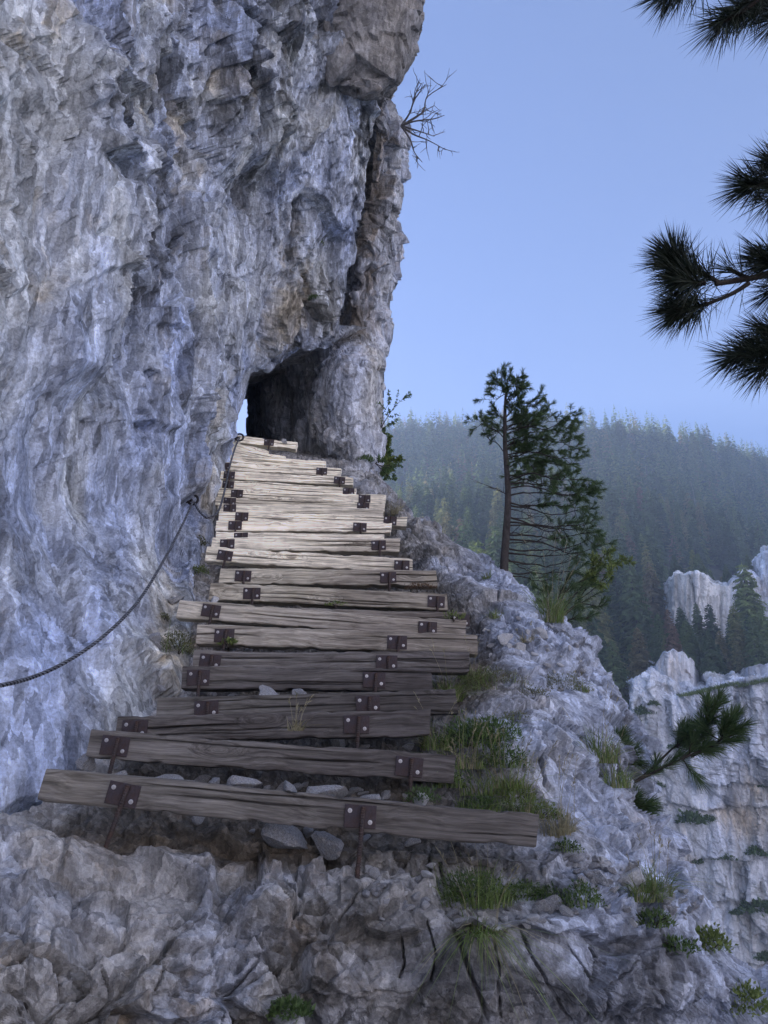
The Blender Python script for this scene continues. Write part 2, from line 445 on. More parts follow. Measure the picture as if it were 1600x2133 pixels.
def facet_tones(*ids):
    """Each broken face keeps its own shade: some dark, some pale, some rusty."""
    o = 0; d = 0; p = 0
    for r, k in ids:
        d = d + k * (.75 * (r > .80) - .12); p = p + k * (.65 * (r < .20) - .10); o = o + k * (.55 * ((r > .46) & (r < .60)) - .06)
    return o, d, p
def relief_wall(P, u, v):
    Q = P * np.array([1.1, 1.1, .44]); Q[:, 0] += P[:, 2] * (.10 * np.clip((P[:, 0] + 2.6) / 1.2, -1, 1))
    W = np.stack([perlin(P * 1.1, 5), perlin(P * 1.1, 6), perlin(P * 1.1, 7)], -1)
    W2 = np.stack([perlin(P * 4.1, 15), perlin(P * 4.1, 16), perlin(P * 4.1, 17)], -1)
    W3 = np.stack([perlin(P * 12, 25), perlin(P * 12, 26), perlin(P * 12, 27)], -1)
    a, ea, ra = facets3(Q * .80 + W * .22, 1, 1.4, (0, 0, -.30), soft=.06)
    b, eb, rb = facets3(Q * 1.8 + W * .26 + W2 * .04, 2, 1.6, (0, 0, -.75), soft=.05)
    c, ec, rc = facets3(Q * 4.2 + W * .2 + W2 * .13, 3, 1.7, (0, 0, -.95), soft=.07)
    d, ed, rd = facets3(Q * 10.5 + W2 * .25 + W3 * .12, 4, 1.5, (0, 0, -.9), soft=.12)
    big = fbm(P * np.array([.5, .5, .3]), 3, 11)
    flute = ridged(Q * np.array([2.6, 2.6, .8]) + W * .6, 3, 31) - .4
    px, py, t = project(P)
    rough = np.clip(.55 + 1.2 * perlin(P * .55, 77) + .25 * np.clip((800 - py) / 600, -1, 1), .18, 1.25)
    calm = np.clip(blobs(P, [(690, 330, 80, 190, 1), (180, 1330, 190, 230, .8), (330, 1000, 120, 130, .4), (640, 60, 60, 120, .4)]), 0, 1)
    rough = rough * (1 - .72 * calm)
    r2 = np.clip(.7 + 1.4 * perlin(P * 1.4, 78), .25, 1.3)
    h = .36 * big + .32 * a + .25 * b * rough + .14 * c * rough * r2 + .040 * d * (.4 + .6 * rough) + .035 * flute
    h -= .035 * np.exp(-(eb / .04) ** 2) * rough + .012 * np.exp(-(ec / .05) ** 2)
    h += .009 * fbm(P * 16, 4, 41)
    s = np.clip(t / 9.0, .55, 1.1)
    r = np.repeat(u, len(v)); damp = np.interp(r, [0, 2, 2.6, 4, 7], [.25, .42, .7, 1, 1])
    return h * s * damp + edge_steps(P, WALL_EDGES), facet_tones((rb, .7 * rough), (rc, .75 * rough), (rd, .3))
def tones_wall(P):
    och = blobs(P, [(600, 520, 60, 170, .45), (570, 690, 60, 90, .45), (345, 1250, 40, 120, .65), (350, 1420, 60, 90, .6), (60, 120, 260, 160, .30),
                    (430, 1060, 30, 120, .45), (120, 560, 160, 260, .20), (640, 640, 50, 80, .4), (520, 160, 120, 160, .15), (410, 1000, 60, 110, .35)])
    dk = blobs(P, [(150, 1350, 260, 300, .16), (250, 1000, 300, 200, .14), (300, 610, 100, 120, .50), (110, 900, 120, 60, .35), (640, 640, 60, 60, .4), (330, 250, 300, 130, .18), (220, 820, 60, 90, .30), (660, 60, 50, 120, .3), (430, 480, 140, 160, .15)])
    pl = blobs(P, [(100, 820, 170, 90, .45), (180, 420, 200, 260, .2), (640, 420, 30, 60, .4), (250, 1130, 20, 250, .3)])
    return och, dk, pl
cliff = empty('cliff'); tag(cliff, kind='structure')
NR, NC = 900, 640
o, P = rock_sheet('overhanging_wall', C_WALL, NR, NC, M_CLIFF, relief_wall, cliff, tones_wall); remember(P, NR, NC)

# ---- the pillar right of the tunnel
def relief_pillar(P, u, v):
    Q = P * np.array([1, 1, .6])
    W = np.stack([perlin(P * 1.2, 105), perlin(P * 1.2, 106), perlin(P * 1.2, 107)], -1)
    W2 = np.stack([perlin(P * 5, 115), perlin(P * 5, 116), perlin(P * 5, 117)], -1)
    a, ea, ra = facets3(Q * 1.0 + W * .4, 101, 1.0, soft=.05)
    b, eb, rb = facets3(Q * 2.5 + W * .5 + W2 * .1, 102, 1.3, (0, 0, -.6), soft=.06)
    c, ec, rc = facets3(Q * 6 + W * .5 + W2 * .3, 103, 1.3, (0, 0, -.6), soft=.10)
    r = np.repeat(u, len(v))
    calm = np.interp(r, [0, 5.5, 7, 9, 12], [1, 1, .5, .35, .4])
    h = .32 * a * calm + .17 * b * calm + .06 * c * (.3 + .7 * calm) + .03 * fbm(P * 6, 5, 111) - .06 * np.exp(-(ea / .05) ** 2) * calm
    return h, facet_tones((rb, .8 * calm), (rc, .6 * calm))
PIL = []
for (y, L, M, S, t) in [(60, 700, 770, 812, 14.6), (130, 705, 772, 814, 14.4), (200, 715, 778, 818, 14.3), (270, 735, 795, 842, 14.0), (345, 738, 788, 833, 14.2), (440, 728, 780, 830, 14.2),
                        (540, 712, 772, 832, 14.2), (640, 690, 756, 816, 14.2), (705, 672, 740, 808, 14.0), (760, 648, 728, 795, 13.7),
                        (830, 640, 722, 790, 13.4), (900, 650, 735, 797, 13.2), (950, 675, 745, 793, 13.0), (1010, 690, 748, 780, 13.0)]:
    t = t + (1.2 if y < 700 else 1.2 * max(0, (760 - y) / 60)) * min(1, max(0, (y - 120) / 120))
    PIL.append([at(L - 112, y, t + 8), at(L - 85, y, t + 3.6), at(L - 30, y, t + (2.6 if y < 690 else 3.2)), at(L + 10, y, t + (1.0 if y < 690 else 1.3)), at((L + M) / 2 + 8, y, t + (.1 if y < 690 else .35)), at(M, y, t), at((M + S) / 2 + 3, y, t + .22),
                at(S - 3, y, t + .75), at(S, y, t + 1.5), at(S - 25, y, t + 3.2), at(S - 160, y, t + 7)])
def tones_pillar(P):
    return (blobs(P, [(760, 450, 50, 260, .75), (690, 660, 60, 60, .5), (700, 870, 70, 60, .1)]), blobs(P, [(750, 420, 45, 260, .75), (720, 680, 60, 40, .9), (640, 820, 50, 140, .35)]),  # dark tone also paints shade into the crack recess
            blobs(P, [(740, 850, 50, 110, .4), (815, 600, 15, 250, .5)]))  # pale edge strip: light on the side face put into the colour
o, P = rock_sheet('rock_pillar', PIL, 460, 260, M_PILLAR, relief_pillar, cliff, tones_pillar); remember(P, 460, 260)

# ---- the dark brown block jutting out at the top
BLK = []
for (y, L, M, S, t, k) in [(-620, 640, 820, 1010, 13.6, 0), (-320, 660, 810, 960, 13.2, 0), (-120, 680, 800, 908, 12.9, 0), (0, 688, 790, 878, 12.7, 0), (80, 690, 780, 858, 12.6, 0), (135, 690, 770, 843, 12.55, 0),
                           (172, 694, 762, 822, 12.6, 0), (196, 715, 765, 806, 12.75, 0), (206, 722, 768, 800, 13.2, .4), (200, 722, 768, 800, 15.5, 1)]:
    BLK.append([at(L - 130, y, t + 3), at(L - 30, y, t + .8), at(L + 12, y, t + .15), at(M - 30, y, t - .02), at(M + 20, y, t), at((M + S) / 2 + 12, y, t + .15), at(S - 3, y, t + .5), at(S, y, t + 1.0), at(S - 30, y, t + 3), at(S - 120, y, t + 6)])
def relief_block(P, u, v):
    W = np.stack([perlin(P * 1.2, 205), perlin(P * 1.2, 206), perlin(P * 1.2, 207)], -1)
    b, eb, rb = facets3(P * 1.1 + W * .5, 202, .9, soft=.05)
    c, ec, rc = facets3(P * 4 + W, 203, 1.2, (0, 0, -.4), soft=.10)
    return .24 * b + .08 * c * np.clip(.4 + perlin(P * 1.1, 215) * 2, 0, 1) + .05 * fbm(P * 2.5, 6, 211), facet_tones((rb, .5), (rc, .4))
o, P = rock_sheet('hanging_block', BLK, 300, 220, M_BLOCK, relief_block, cliff)

# ---- inside of the tunnel: roof, back and left flank, open at the far end
def relief_tunnel(P, u, v):
    a, ea = facets(P * 1.1, 301, 1.0); b, eb = facets(P * 3, 302, 1.2, (0, 0, 0))
    return .22 * a + .10 * b
ROOF = lp([[(380, 790, 12.9), (470, 770, 12.9), (540, 735, 13.1), (640, 690, 13.8), (720, 680, 14.6), (800, 690, 16)],
           [(380, 800, 15), (470, 795, 15), (540, 770, 15), (640, 740, 15), (720, 740, 16), (800, 740, 18)],
           [(380, 822, 19), (470, 818, 19), (540, 800, 19), (640, 790, 19), (720, 790, 19), (800, 790, 20)],
           [(380, 828, 24), (470, 826, 24), (540, 820, 24), (640, 820, 24), (720, 820, 24), (800, 820, 24)],
           [(380, 650, 27), (470, 650, 27), (540, 650, 27), (640, 650, 27), (720, 650, 27), (800, 650, 27)]])
rock_sheet('tunnel_roof', ROOF, 90, 120, M_PILLAR, lambda P, u, v: relief_tunnel(P, u, v) * .5, cliff)
BACK = lp([[(525, y, 23), (521, y, 20), (545, y, 18.6), (590, y, 17.0), (630, y, 15.4), (690, y, 14.6)] for y in (640, 720, 800, 870, 920, 990)])
rock_sheet('tunnel_wall', BACK, 110, 120, M_PILLAR, relief_tunnel, cliff)
# the mountain the wall belongs to
MASS = [[Vector((-3.6 - .26 * (y - 13) - (0 if z < 8 else .12 * (z - 8)) if y > 13 else -5.5 - .1 * (13 - y), y, z)) for y in (-40, -20, -5, 4, 9, 13.5, 18, 26, 40, 70, 110)] for z in (-8, 0, 4, 8, 14, 22, 34, 50)]
def relief_mass(P, u, v):
    a, ea = facets(P * .25, 401, 1.2); b, eb = facets(P * .8, 402, 1.2, (0, 0, 0))
    return .9 * a + .3 * b
rock_sheet('mountain_flank', MASS, 120, 220, M_CLIFF, relief_mass, cliff)

# ---- the ground: rock under the stairs, ridge on the right, broken rock in front
TER = [
 [(330, 900, 27), (440, 903, 27), (480, 902, 27), (520, 902, 27), (560, 902, 26), (620, 905, 24), (720, 905, 22), (770, 930, 22), (790, 1000, 23)],
 [(380, 930, 15), (470, 918, 15), (520, 920, 15), (570, 924, 15), (620, 930, 15), (700, 946, 14.6), (775, 965, 14.4), (790, 1050, 15), (790, 1300, 16)],
 [(430, 945, 13.1), (470, 945, 13), (520, 950, 13), (570, 956, 13), (630, 958, 13), (700, 972, 12.8), (782, 990, 12.6), (798, 1060, 13.2), (800, 1300, 14.5)],
 [(390, 1030, 11.4), (450, 1026, 11.3), (540, 1030, 11.3), (640, 1034, 11.3), (740, 1040, 11.3), (778, 1032, 11.4), (816, 1050, 11.6), (832, 1120, 12.2), (840, 1400, 13.5)],
 [(380, 1125, 9.6), (440, 1128, 9.6), (560, 1132, 9.6), (690, 1138, 9.6), (822, 1140, 9.6), (870, 1112, 9.9), (945, 1122, 10.2), (970, 1200, 11), (985, 1500, 12.5)],
 [(330, 1268, 7.4), (430, 1268, 7.4), (600, 1274, 7.4), (760, 1280, 7.4), (925, 1284, 7.45), (990, 1225, 8.0), (1065, 1206, 8.9), (1105, 1300, 9.6), (1115, 1600, 11)],
 [(320, 1368, 6.4), (400, 1362, 6.4), (600, 1366, 6.4), (800, 1372, 6.4), (985, 1376, 6.4), (1085, 1312, 6.9), (1195, 1335, 7.6), (1232, 1450, 8.2), (1255, 1800, 9.5)],
 [(290, 1465, 5.62), (380, 1460, 5.62), (560, 1462, 5.62), (740, 1462, 5.62), (925, 1460, 5.62), (1085, 1420, 6.15), (1240, 1405, 6.9), (1288, 1500, 7.5), (1310, 1900, 8.8)],
 [(160, 1560, 4.92), (240, 1552, 4.9), (450, 1552, 4.9), (680, 1552, 4.9), (915, 1548, 4.9), (1115, 1502, 5.45), (1320, 1522, 6.2), (1368, 1640, 6.8), (1390, 2100, 8)],
 [(50, 1652, 4.42), (190, 1632, 4.45), (450, 1656, 4.45), (700, 1674, 4.45), (955, 1690, 4.45), (1145, 1640, 4.85), (1305, 1680, 5.6), (1372, 1790, 6.2), (1400, 2200, 7.5)],
 [(-60, 1640, 4.02), (85, 1694, 4.1), (380, 1728, 4.12), (740, 1756, 4.12), (1110, 1776, 4.14), (1222, 1760, 4.35), (1345, 1790, 5.1), (1420, 1890, 5.7), (1450, 2250, 7)],
 [(-90, 1720, 3.66), (60, 1728, 3.72), (380, 1772, 3.92), (740, 1806, 4.05), (1060, 1820, 4.05), (1226, 1806, 4.2), (1380, 1846, 4.9), (1450, 1940, 5.5), (1480, 2300, 6.7)],
 [(-90, 1800, 3.36), (60, 1815, 3.42), (380, 1845, 3.68), (740, 1862, 3.80), (1000, 1866, 3.78), (1230, 1856, 3.95), (1412, 1896, 4.7), (1480, 1990, 5.3), (1510, 2350, 6.5)],
 [(-110, 1915, 3.08), (60, 1925, 3.12), (380, 1935, 3.42), (740, 1938, 3.64), (1000, 1915, 3.62), (1235, 1925, 3.78), (1488, 1985, 4.4), (1560, 2085, 5), (1590, 2450, 6)],
 [(-150, 2030, 2.86), (60, 2040, 2.92), (380, 2055, 3.2), (740, 2060, 3.46), (1000, 2040, 3.52), (1265, 2060, 3.68), (1548, 2062, 4.15), (1630, 2180, 4.8), (1670, 2550, 6)],
 [(-200, 2250, 2.62), (60, 2250, 2.72), (380, 2250, 2.98), (740, 2250, 3.28), (1000, 2250, 3.4), (1285, 2250, 3.58), (1575, 2250, 4.1), (1690, 2380, 4.8), (1730, 2700, 6)]]
TERC = lp(TER)
TERC.append([Vector(q) for q in ((-2.6, 2.6, -1.5), (-1.8, 2.6, -1.55), (-.8, 2.6, -1.6), (0, 2.6, -1.62), (.7, 2.6, -1.62), (1.4, 2.7, -1.65), (2.3, 2.8, -1.8), (3.4, 3.0, -3.2), (4.6, 3.2, -7))])
TERC.append([Vector(q) for q in ((-4, -8, -1.6), (-2.4, -8, -1.65), (-1, -8, -1.7), (0, -8, -1.7), (.8, -8, -1.72), (1.6, -8, -1.75), (2.6, -8, -1.9), (3.8, -8, -3.4), (5.2, -8, -7))])
def relief_ground(P, u, v):
    r = np.repeat(u, len(v)); c = np.tile(v, len(u))
    W = np.stack([perlin(P * 1.7, 505), perlin(P * 1.7, 506), perlin(P * 1.7, 507)], -1)
    W2 = np.stack([perlin(P * 6, 515), perlin(P * 6, 516), perlin(P * 6, 517)], -1)
    W3 = np.stack([perlin(P * 18, 525), perlin(P * 18, 526), perlin(P * 18, 527)], -1)
    px, py, t = project(P)
    front = np.clip((r - 10.2) / 1.2, 0, 1)
    rside = np.clip((c - 4.1) / .8, 0, 1)
    amp = np.maximum(front, rside) * np.interp(r, [0, 1.5, 3, 16, 17], [.4, .8, 1, 1, .4])
    slab = np.clip((r - 12.4) / .6, 0, 1) * np.clip((c - 2.7) / .5, 0, 1)          # big dark slabs, lower right
    brk = np.clip((r - 11.6) / .8, 0, 1) * np.clip((3.0 - c) / .6, 0, 1)           # shattered rock, lower left
    # strata dip to the right; on the ridge the blocks are drawn out along the dip
    Q = P.copy(); Q[:, 0] = P[:, 0] * .85 + .5 * P[:, 2]; Q[:, 2] = P[:, 2] * 1.15 - .35 * P[:, 0]
    a, ea, ra = facets3(Q * np.array([1.9, 1.7, 1.5]) + W * .14, 501, 1.3, (0, 0, .1), soft=.05)
    b, eb, rb = facets3(Q * np.array([4.4, 4.0, 4.4]) + W * .22 + W2 * .05, 502, 1.5, (0, 0, .2), soft=.06)
    d, ed, rd = facets3(Q * np.array([10.5, 10, 11.]) + W * .3 + W2 * .14, 503, 1.6, (0, 0, .2), soft=.10)
    e, ee, re = facets3(P * 25 + W2 * .3 + W3 * .2, 504, 1.7, soft=.18)
    # on the ridge the beds run down along the slope: long slabs, narrow across
    sd = np.array([.52, -.62, -.59]); sd /= np.linalg.norm(sd); e1 = np.cross(sd, [0, 0, 1.0]); e1 /= np.linalg.norm(e1); e2 = np.cross(sd, e1)
    B = np.stack([P @ sd * .42, P @ e1, P @ e2 * 1.1], -1)
    b2, eb2, rb2 = facets3(B * 3.1 + W * .18, 505, 1.6, soft=.05); d2, ed2, rd2 = facets3(B * 7.8 + W * .2 + W2 * .10, 506, 1.6, soft=.08)
    rb, rd = np.where(rside * (1 - front) > .5, rb2, rb), np.where(rside * (1 - front) > .5, rd2, rd)
    k = rside * (1 - front); b = b * (1 - k) + 1.15 * b2 * k; d = d * (1 - k) + 1.2 * d2 * k; eb = eb * (1 - k) + eb2 * k
    sm = np.clip(.6 + 1.6 * perlin(P * 1.2, 520), .15, 1.2) * (1 - .65 * slab) + .5 * brk
    h = amp * (.17 * a * (1 - .35 * slab) + .125 * b * sm + .055 * d * sm + .013 * e * (.35 + .65 * sm) + .05 * fbm(P * 1.5, 3, 530))
    h += (1 - amp) * (.05 * b + .04 * d + .015 * e - .115)
    h += edge_steps(P, GROUND_EDGES)
    ck = cracks(P, GROUND_CRACKS); h -= .085 * ck * np.clip(t / 4, .8, 1.6)
    h -= (.035 + .0 * slab) * np.exp(-(ea / (.030 + .010 * slab)) ** 2) * amp
    h -= (.030 - .012 * slab + .016 * k) * np.exp(-(eb / .045) ** 2) * amp * (sm > .3)
    h -= (.010 + .012 * k) * np.exp(-(np.where(k > .5, ed2, ed) / .06) ** 2) * amp * sm
    h += .004 * fbm(P * 22, 4, 540)
    o_, d_, p_ = facet_tones((ra, .25 * amp), (rb, .5 * amp * sm), (rd, .5 * amp * sm), (re, .18 * amp))
    soil_shade = (1 - amp) * np.clip((r - 1.5) / .8, 0, 1) * np.clip((c - .8) / .5, 0, 1)  # dark soil in the step gaps, with their shade painted in
    return h, (o_ + .35 * soil_shade, d_ + .95 * soil_shade, p_ - .6 * soil_shade)
def tones_ground(P):
    och = blobs(P, [(150, 1800, 260, 110, .34), (60, 2000, 200, 90, .3), (460, 1790, 140, 60, .25), (420, 1350, 60, 200, .5), (1040, 1420, 90, 60, .45), (620, 1780, 200, 60, .3),
                    (500, 2080, 300, 120, .12)])
    dk = blobs(P, [(200, 1850, 260, 60, .25), (250, 2050, 300, 110, .22), (480, 2080, 160, 120, .25), (1000, 2070, 380, 110, .62), (1330, 2050, 240, 130, .62), (700, 1900, 140, 60, .25), (620, 1760, 150, 40, .4), (850, 1980, 160, 60, .35), (1000, 1950, 400, 30, .3)])
    pl = blobs(P, [(480, 1800, 70, 60, .35), (930, 1150, 120, 70, .25), (1080, 1260, 100, 60, .15), (1090, 1790, 90, 40, .3), (260, 1760, 30, 50, .35),
                    (600, 1960, 60, 60, .3)])
    return och, dk, pl
TNR, TNC = 800, 560
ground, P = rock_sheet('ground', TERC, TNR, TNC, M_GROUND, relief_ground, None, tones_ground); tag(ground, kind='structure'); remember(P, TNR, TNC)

_v = np.concatenate([r[0] for r in ROCKS]); _o = np.cumsum([0] + [len(r[0]) for r in ROCKS])
_f = np.concatenate([r[1] + k for r, k in zip(ROCKS, _o)])
BVH = BVHTree.FromPolygons(_v.tolist(), _f.tolist())
def hit(px, py, tmax=60):
    """Where the rock is met at that place in the photo: point, normal."""
    d = at(px, py, 1.0); L = d.length
    p, n, i, dist = BVH.ray_cast(Vector((0, 0, 0)), d.normalized(), tmax * L)
    if p is None: return None
    if n.dot(d) > 0: n = -n
    return p, n
# ================================================================ STAIRS
def wood_mat():
    m, nt, b = new_mat('weathered_timber', .85, .15)
    tc = nt.nodes.new('ShaderNodeTexCoord'); oi = nt.nodes.new('ShaderNodeObjectInfo')
    off = N(nt, 'VectorMath', operation='SCALE'); off.inputs[0].default_value = (37, 11, 23); nt.links.new(oi.outputs['Random'], off.inputs['Scale'])
    ad = N(nt, 'VectorMath', operation='ADD'); nt.links.new(tc.outputs['Object'], ad.inputs[0]); nt.links.new(off.outputs[0], ad.inputs[1])
    P = ad.outputs[0]
    # knots bend the grain round them
    kv = N(nt, 'VectorMath', operation='MULTIPLY'); nt.links.new(P, kv.inputs[0]); kv.inputs[1].default_value = (1.5, 4.5, 4.5)
    vo = N(nt, 'TexVoronoi', feature='F1', Scale=1.0); nt.links.new(kv.outputs[0], vo.inputs['Vector'])
    km = N(nt, 'MapRange'); nt.links.new(vo.outputs['Distance'], km.inputs[0]); km.inputs[1].default_value = .02; km.inputs[2].default_value = .30
    km.inputs[3].default_value = 1; km.inputs[4].default_value = 0
    wv = noise(nt, P, 1.8, 2, .5)
    sm = N(nt, 'Math', operation='MULTIPLY_ADD'); nt.links.new(km.outputs[0], sm.inputs[0]); sm.inputs[1].default_value = .10; 
    wm = N(nt, 'Math', operation='MULTIPLY'); nt.links.new(wv, wm.inputs[0]); wm.inputs[1].default_value = .10
    nt.links.new(wm.outputs[0], sm.inputs[2])
    cx = nt.nodes.new('ShaderNodeCombineXYZ'); nt.links.new(sm.outputs[0], cx.inputs[1]); nt.links.new(sm.outputs[0], cx.inputs[2])
    a2 = N(nt, 'VectorMath', operation='ADD'); nt.links.new(P, a2.inputs[0]); nt.links.new(cx.outputs[0], a2.inputs[1])
    g = N(nt, 'VectorMath', operation='MULTIPLY'); nt.links.new(a2.outputs[0], g.inputs[0]); g.inputs[1].default_value = (1.3, 42, 42)
    grain = noise(nt, g.outputs[0], 1.0, 7, .62, .25)
    g2 = N(nt, 'VectorMath', operation='MULTIPLY'); nt.links.new(a2.outputs[0], g2.inputs[0]); g2.inputs[1].default_value = (4, 170, 170)
    fibre = noise(nt, g2.outputs[0], 1.0, 4, .6)
    col = ramp(nt, grain, [(.30, (.13, .12, .105)), (.46, (.30, .28, .245)), (.62, (.47, .445, .40))])
    col = mix(nt, .7, col, ramp(nt, fibre, [(.3, .62), (.7, 1.3)]), 'MULTIPLY')
    blot = noise(nt, P, 2.4, 5, .65)
    col = mix(nt, .8, col, ramp(nt, blot, [(.3, (.62, .60, .60)), (.55, (1, 1, 1)), (.75, (1.12, 1.08, 1.0))]), 'MULTIPLY')
    # knot hearts
    kh = N(nt, 'MapRange'); nt.links.new(vo.outputs['Distance'], kh.inputs[0]); kh.inputs[1].default_value = .045; kh.inputs[2].default_value = .09; kh.inputs[3].default_value = .75; kh.inputs[4].default_value = 0
    col = mix(nt, kh.outputs[0], col, (.075, .06, .05))
    # age and painted light: object colour; darker where the 'tone' attribute says
    col = mix(nt, 1.0, col, oi.outputs['Color'], 'MULTIPLY')
    ta = N(nt, 'Attribute', attribute_name='tone'); se = nt.nodes.new('ShaderNodeSeparateColor'); nt.links.new(ta.outputs['Color'], se.inputs[0])
    tm = N(nt, 'Math', operation='MULTIPLY_ADD'); nt.links.new(noise(nt, g.outputs[0], .35, 4, .6), tm.inputs[0]); tm.inputs[1].default_value = .8; nt.links.new(se.outputs[0], tm.inputs[2])
    tr = N(nt, 'MapRange'); nt.links.new(tm.outputs[0], tr.inputs[0]); tr.inputs[1].default_value = .40; tr.inputs[2].default_value = 1.05; tr.inputs[3].default_value = 0; tr.inputs[4].default_value = .8
    col = mix(nt, tr.outputs[0], col, mix(nt, 1.0, col, (.42, .40, .42), 'MULTIPLY'))
    col = mix(nt, se.outputs[1], col, (.018, .016, .015))
    nt.links.new(col, b.inputs['Base Color'])
    p = bump(nt, b, grain, .7, .006); bump(nt, b, fibre, .5, .002, p)
    return m
M_WOOD = wood_mat()

def steel_mat(name, base, rust, rough=.55, metal=.6):
    m, nt, b = new_mat(name, rough, .4)
    v = mapped(nt)
    c = mix(nt, ramp(nt, noise(nt, v, 14, 6, .7), [(.42, 0.0), (.68, 1.0)]), base, rust)
    c = mix(nt, .6, c, ramp(nt, noise(nt, v, 90, 3, .6), [(.3, .6), (.7, 1.3)]), 'MULTIPLY')
    nt.links.new(c, b.inputs['Base Color']); b.inputs['Metallic'].default_value = metal
    bump(nt, b, noise(nt, v, 120, 4, .6), .4, .002)
    return m
M_PLATE = steel_mat('rusty_plate', (.060, .050, .058), (.075, .043, .034), .7, .25)
M_REBAR = steel_mat('rusty_bar', (.065, .052, .050), (.10, .055, .038), .75, .25)
M_BOLT = steel_mat('zinc_bolt', (.55, .55, .56), (.35, .33, .31), .4, .7)
M_CABLE = steel_mat('steel_cable', (.30, .31, .33), (.13, .125, .125), .45, .75)
M_CABLE_DARK = steel_mat('dark_cable_strand', (.035, .035, .04), (.03, .028, .028), .6, .3)
M_IRON = steel_mat('anchor_iron', (.03, .03, .035), (.06, .04, .03), .6, .4)

def beam_mesh(L, H, D, seed, dark_along):
    rs = np.random.RandomState(seed)
    nx = int(np.clip(L * 55, 60, 150))
    # profile ring: front face dense, corners rounded; local y = depth, z = height
    c = .010
    prof = [(0, z) for z in np.linspace(c, H - c, 26)] + [(c * .3, H - c * .3)] + [(y, H) for y in np.linspace(c, D - c, 7)] + [(D, z) for z in np.linspace(H - c, c, 5)] + [(y, 0) for y in np.linspace(D - c, c, 7)] + [(c * .3, c * .3)]
    prof = np.array(prof); k = len(prof)
    x = np.linspace(0, L, nx)
    X = np.repeat(x, k); Y = np.tile(prof[:, 0], nx); Z = np.tile(prof[:, 1], nx)
    nrm_y = np.tile(np.where(prof[:, 0] <= c * .31, -1.0, np.where(prof[:, 0] >= D - 1e-6, 1.0, 0)), nx)
    V = np.stack([X, Y, Z], -1)
    sd = np.array([seed * 3.7, seed * 1.3, seed * 7.1])
    warp = fbm(np.stack([X * .8, X * 0, X * 0], -1) + sd, 2, 61)
    V[:, 2] += .012 * warp + .006 * perlin(np.stack([X * 3, Y * 4, Z * 4], -1) + sd, 62)
    V[:, 1] += .010 * fbm(np.stack([X * .9, X * 0 + 5, X * 0], -1) + sd, 2, 63)
    d = .0022 * perlin(np.stack([X * 2.5, Y * 60, Z * 70 + .5 * warp], -1) + sd, 64) + .004 * perlin(np.stack([X * 5, Y * 9, Z * 12], -1) + sd, 65)
    edge_dist = np.minimum(Z, H - Z)
    nick = np.clip(perlin(np.stack([X * 9, X * 0, Z * 3], -1) + sd, 66) - .12, 0, 1) * np.exp(-edge_dist / .012) * .03
    crack = np.zeros(len(X)); cmask = np.zeros(len(X))
    for q in range(rs.randint(2, 5)):
        x0 = rs.uniform(-.2, .8) * L; ln = rs.uniform(.25, .75) * L; z0 = rs.uniform(.18, .85) * H; sl = rs.uniform(-.02, .015)
        zz = z0 + sl * (X - x0) + .010 * perlin(np.stack([X * 3.1, X * 0 + q, X * 0], -1) + sd, 70 + q)
        s = np.clip((X - x0) / ln, 0, 1); w = np.sin(np.pi * s) ** .6 * ((X > x0) & (X < x0 + ln))
        wid = .0025 + .0035 * rs.rand()
        g = np.exp(-((Z - zz) / wid) ** 2) * w
        crack += g * rs.uniform(.008, .02); cmask = np.maximum(cmask, g)
    front = nrm_y < 0
    V[:, 1] += np.where(front, np.abs(d) * 1.2 + nick + crack, 0) - np.where(nrm_y > 0, d, 0)
    V[:, 2] -= np.where(Z > H - .012, nick * .8 + np.abs(d), 0) - np.where(Z < .012, nick, 0)
    # sawn ends, a little out of square
    V[:, 0] += np.where(X < 1e-6, .01 * (Z / H - .5) * rs.uniform(-1, 1.5), 0) + np.where(X > L - 1e-6, .015 * (Z / H - .5) * rs.uniform(-1, 1.5), 0)
    i = np.arange(nx - 1)[:, None] * k; j = np.arange(k)[None]; j2 = (j + 1) % k
    F = np.stack([i + j, i + j2, i + k + j2, i + k + j], -1).reshape(-1, 4)
    tri = np.concatenate([F[:, [0, 2, 1]], F[:, [0, 3, 2]]])
    n0 = len(V); cap = []
    ctr = np.stack([V[:k].mean(0), V[-k:].mean(0)])
    V = np.concatenate([V, ctr])
    cap += [[q, (q + 1) % k, n0] for q in range(k)] + [[n0 - k + (q + 1) % k, n0 - k + q, n0 + 1] for q in range(k)]
    tri = np.concatenate([tri, np.array(cap)])
    t = np.zeros((len(V), 3)); fx = V[:, 0] / L
    t[:, 0] = np.interp(fx, [0, .3, .6, 1], dark_along) + .35 * np.clip(1 - V[:, 2] / (.25 * H), 0, 1) * .6  # darker along the beam as given and towards its bottom edge
    t[:len(cmask), 1] = np.where(front, np.clip(cmask * 1.1, 0, .8), 0)
    return np_mesh('beam', V, tri, M_WOOD, False, None, {'tone': t})

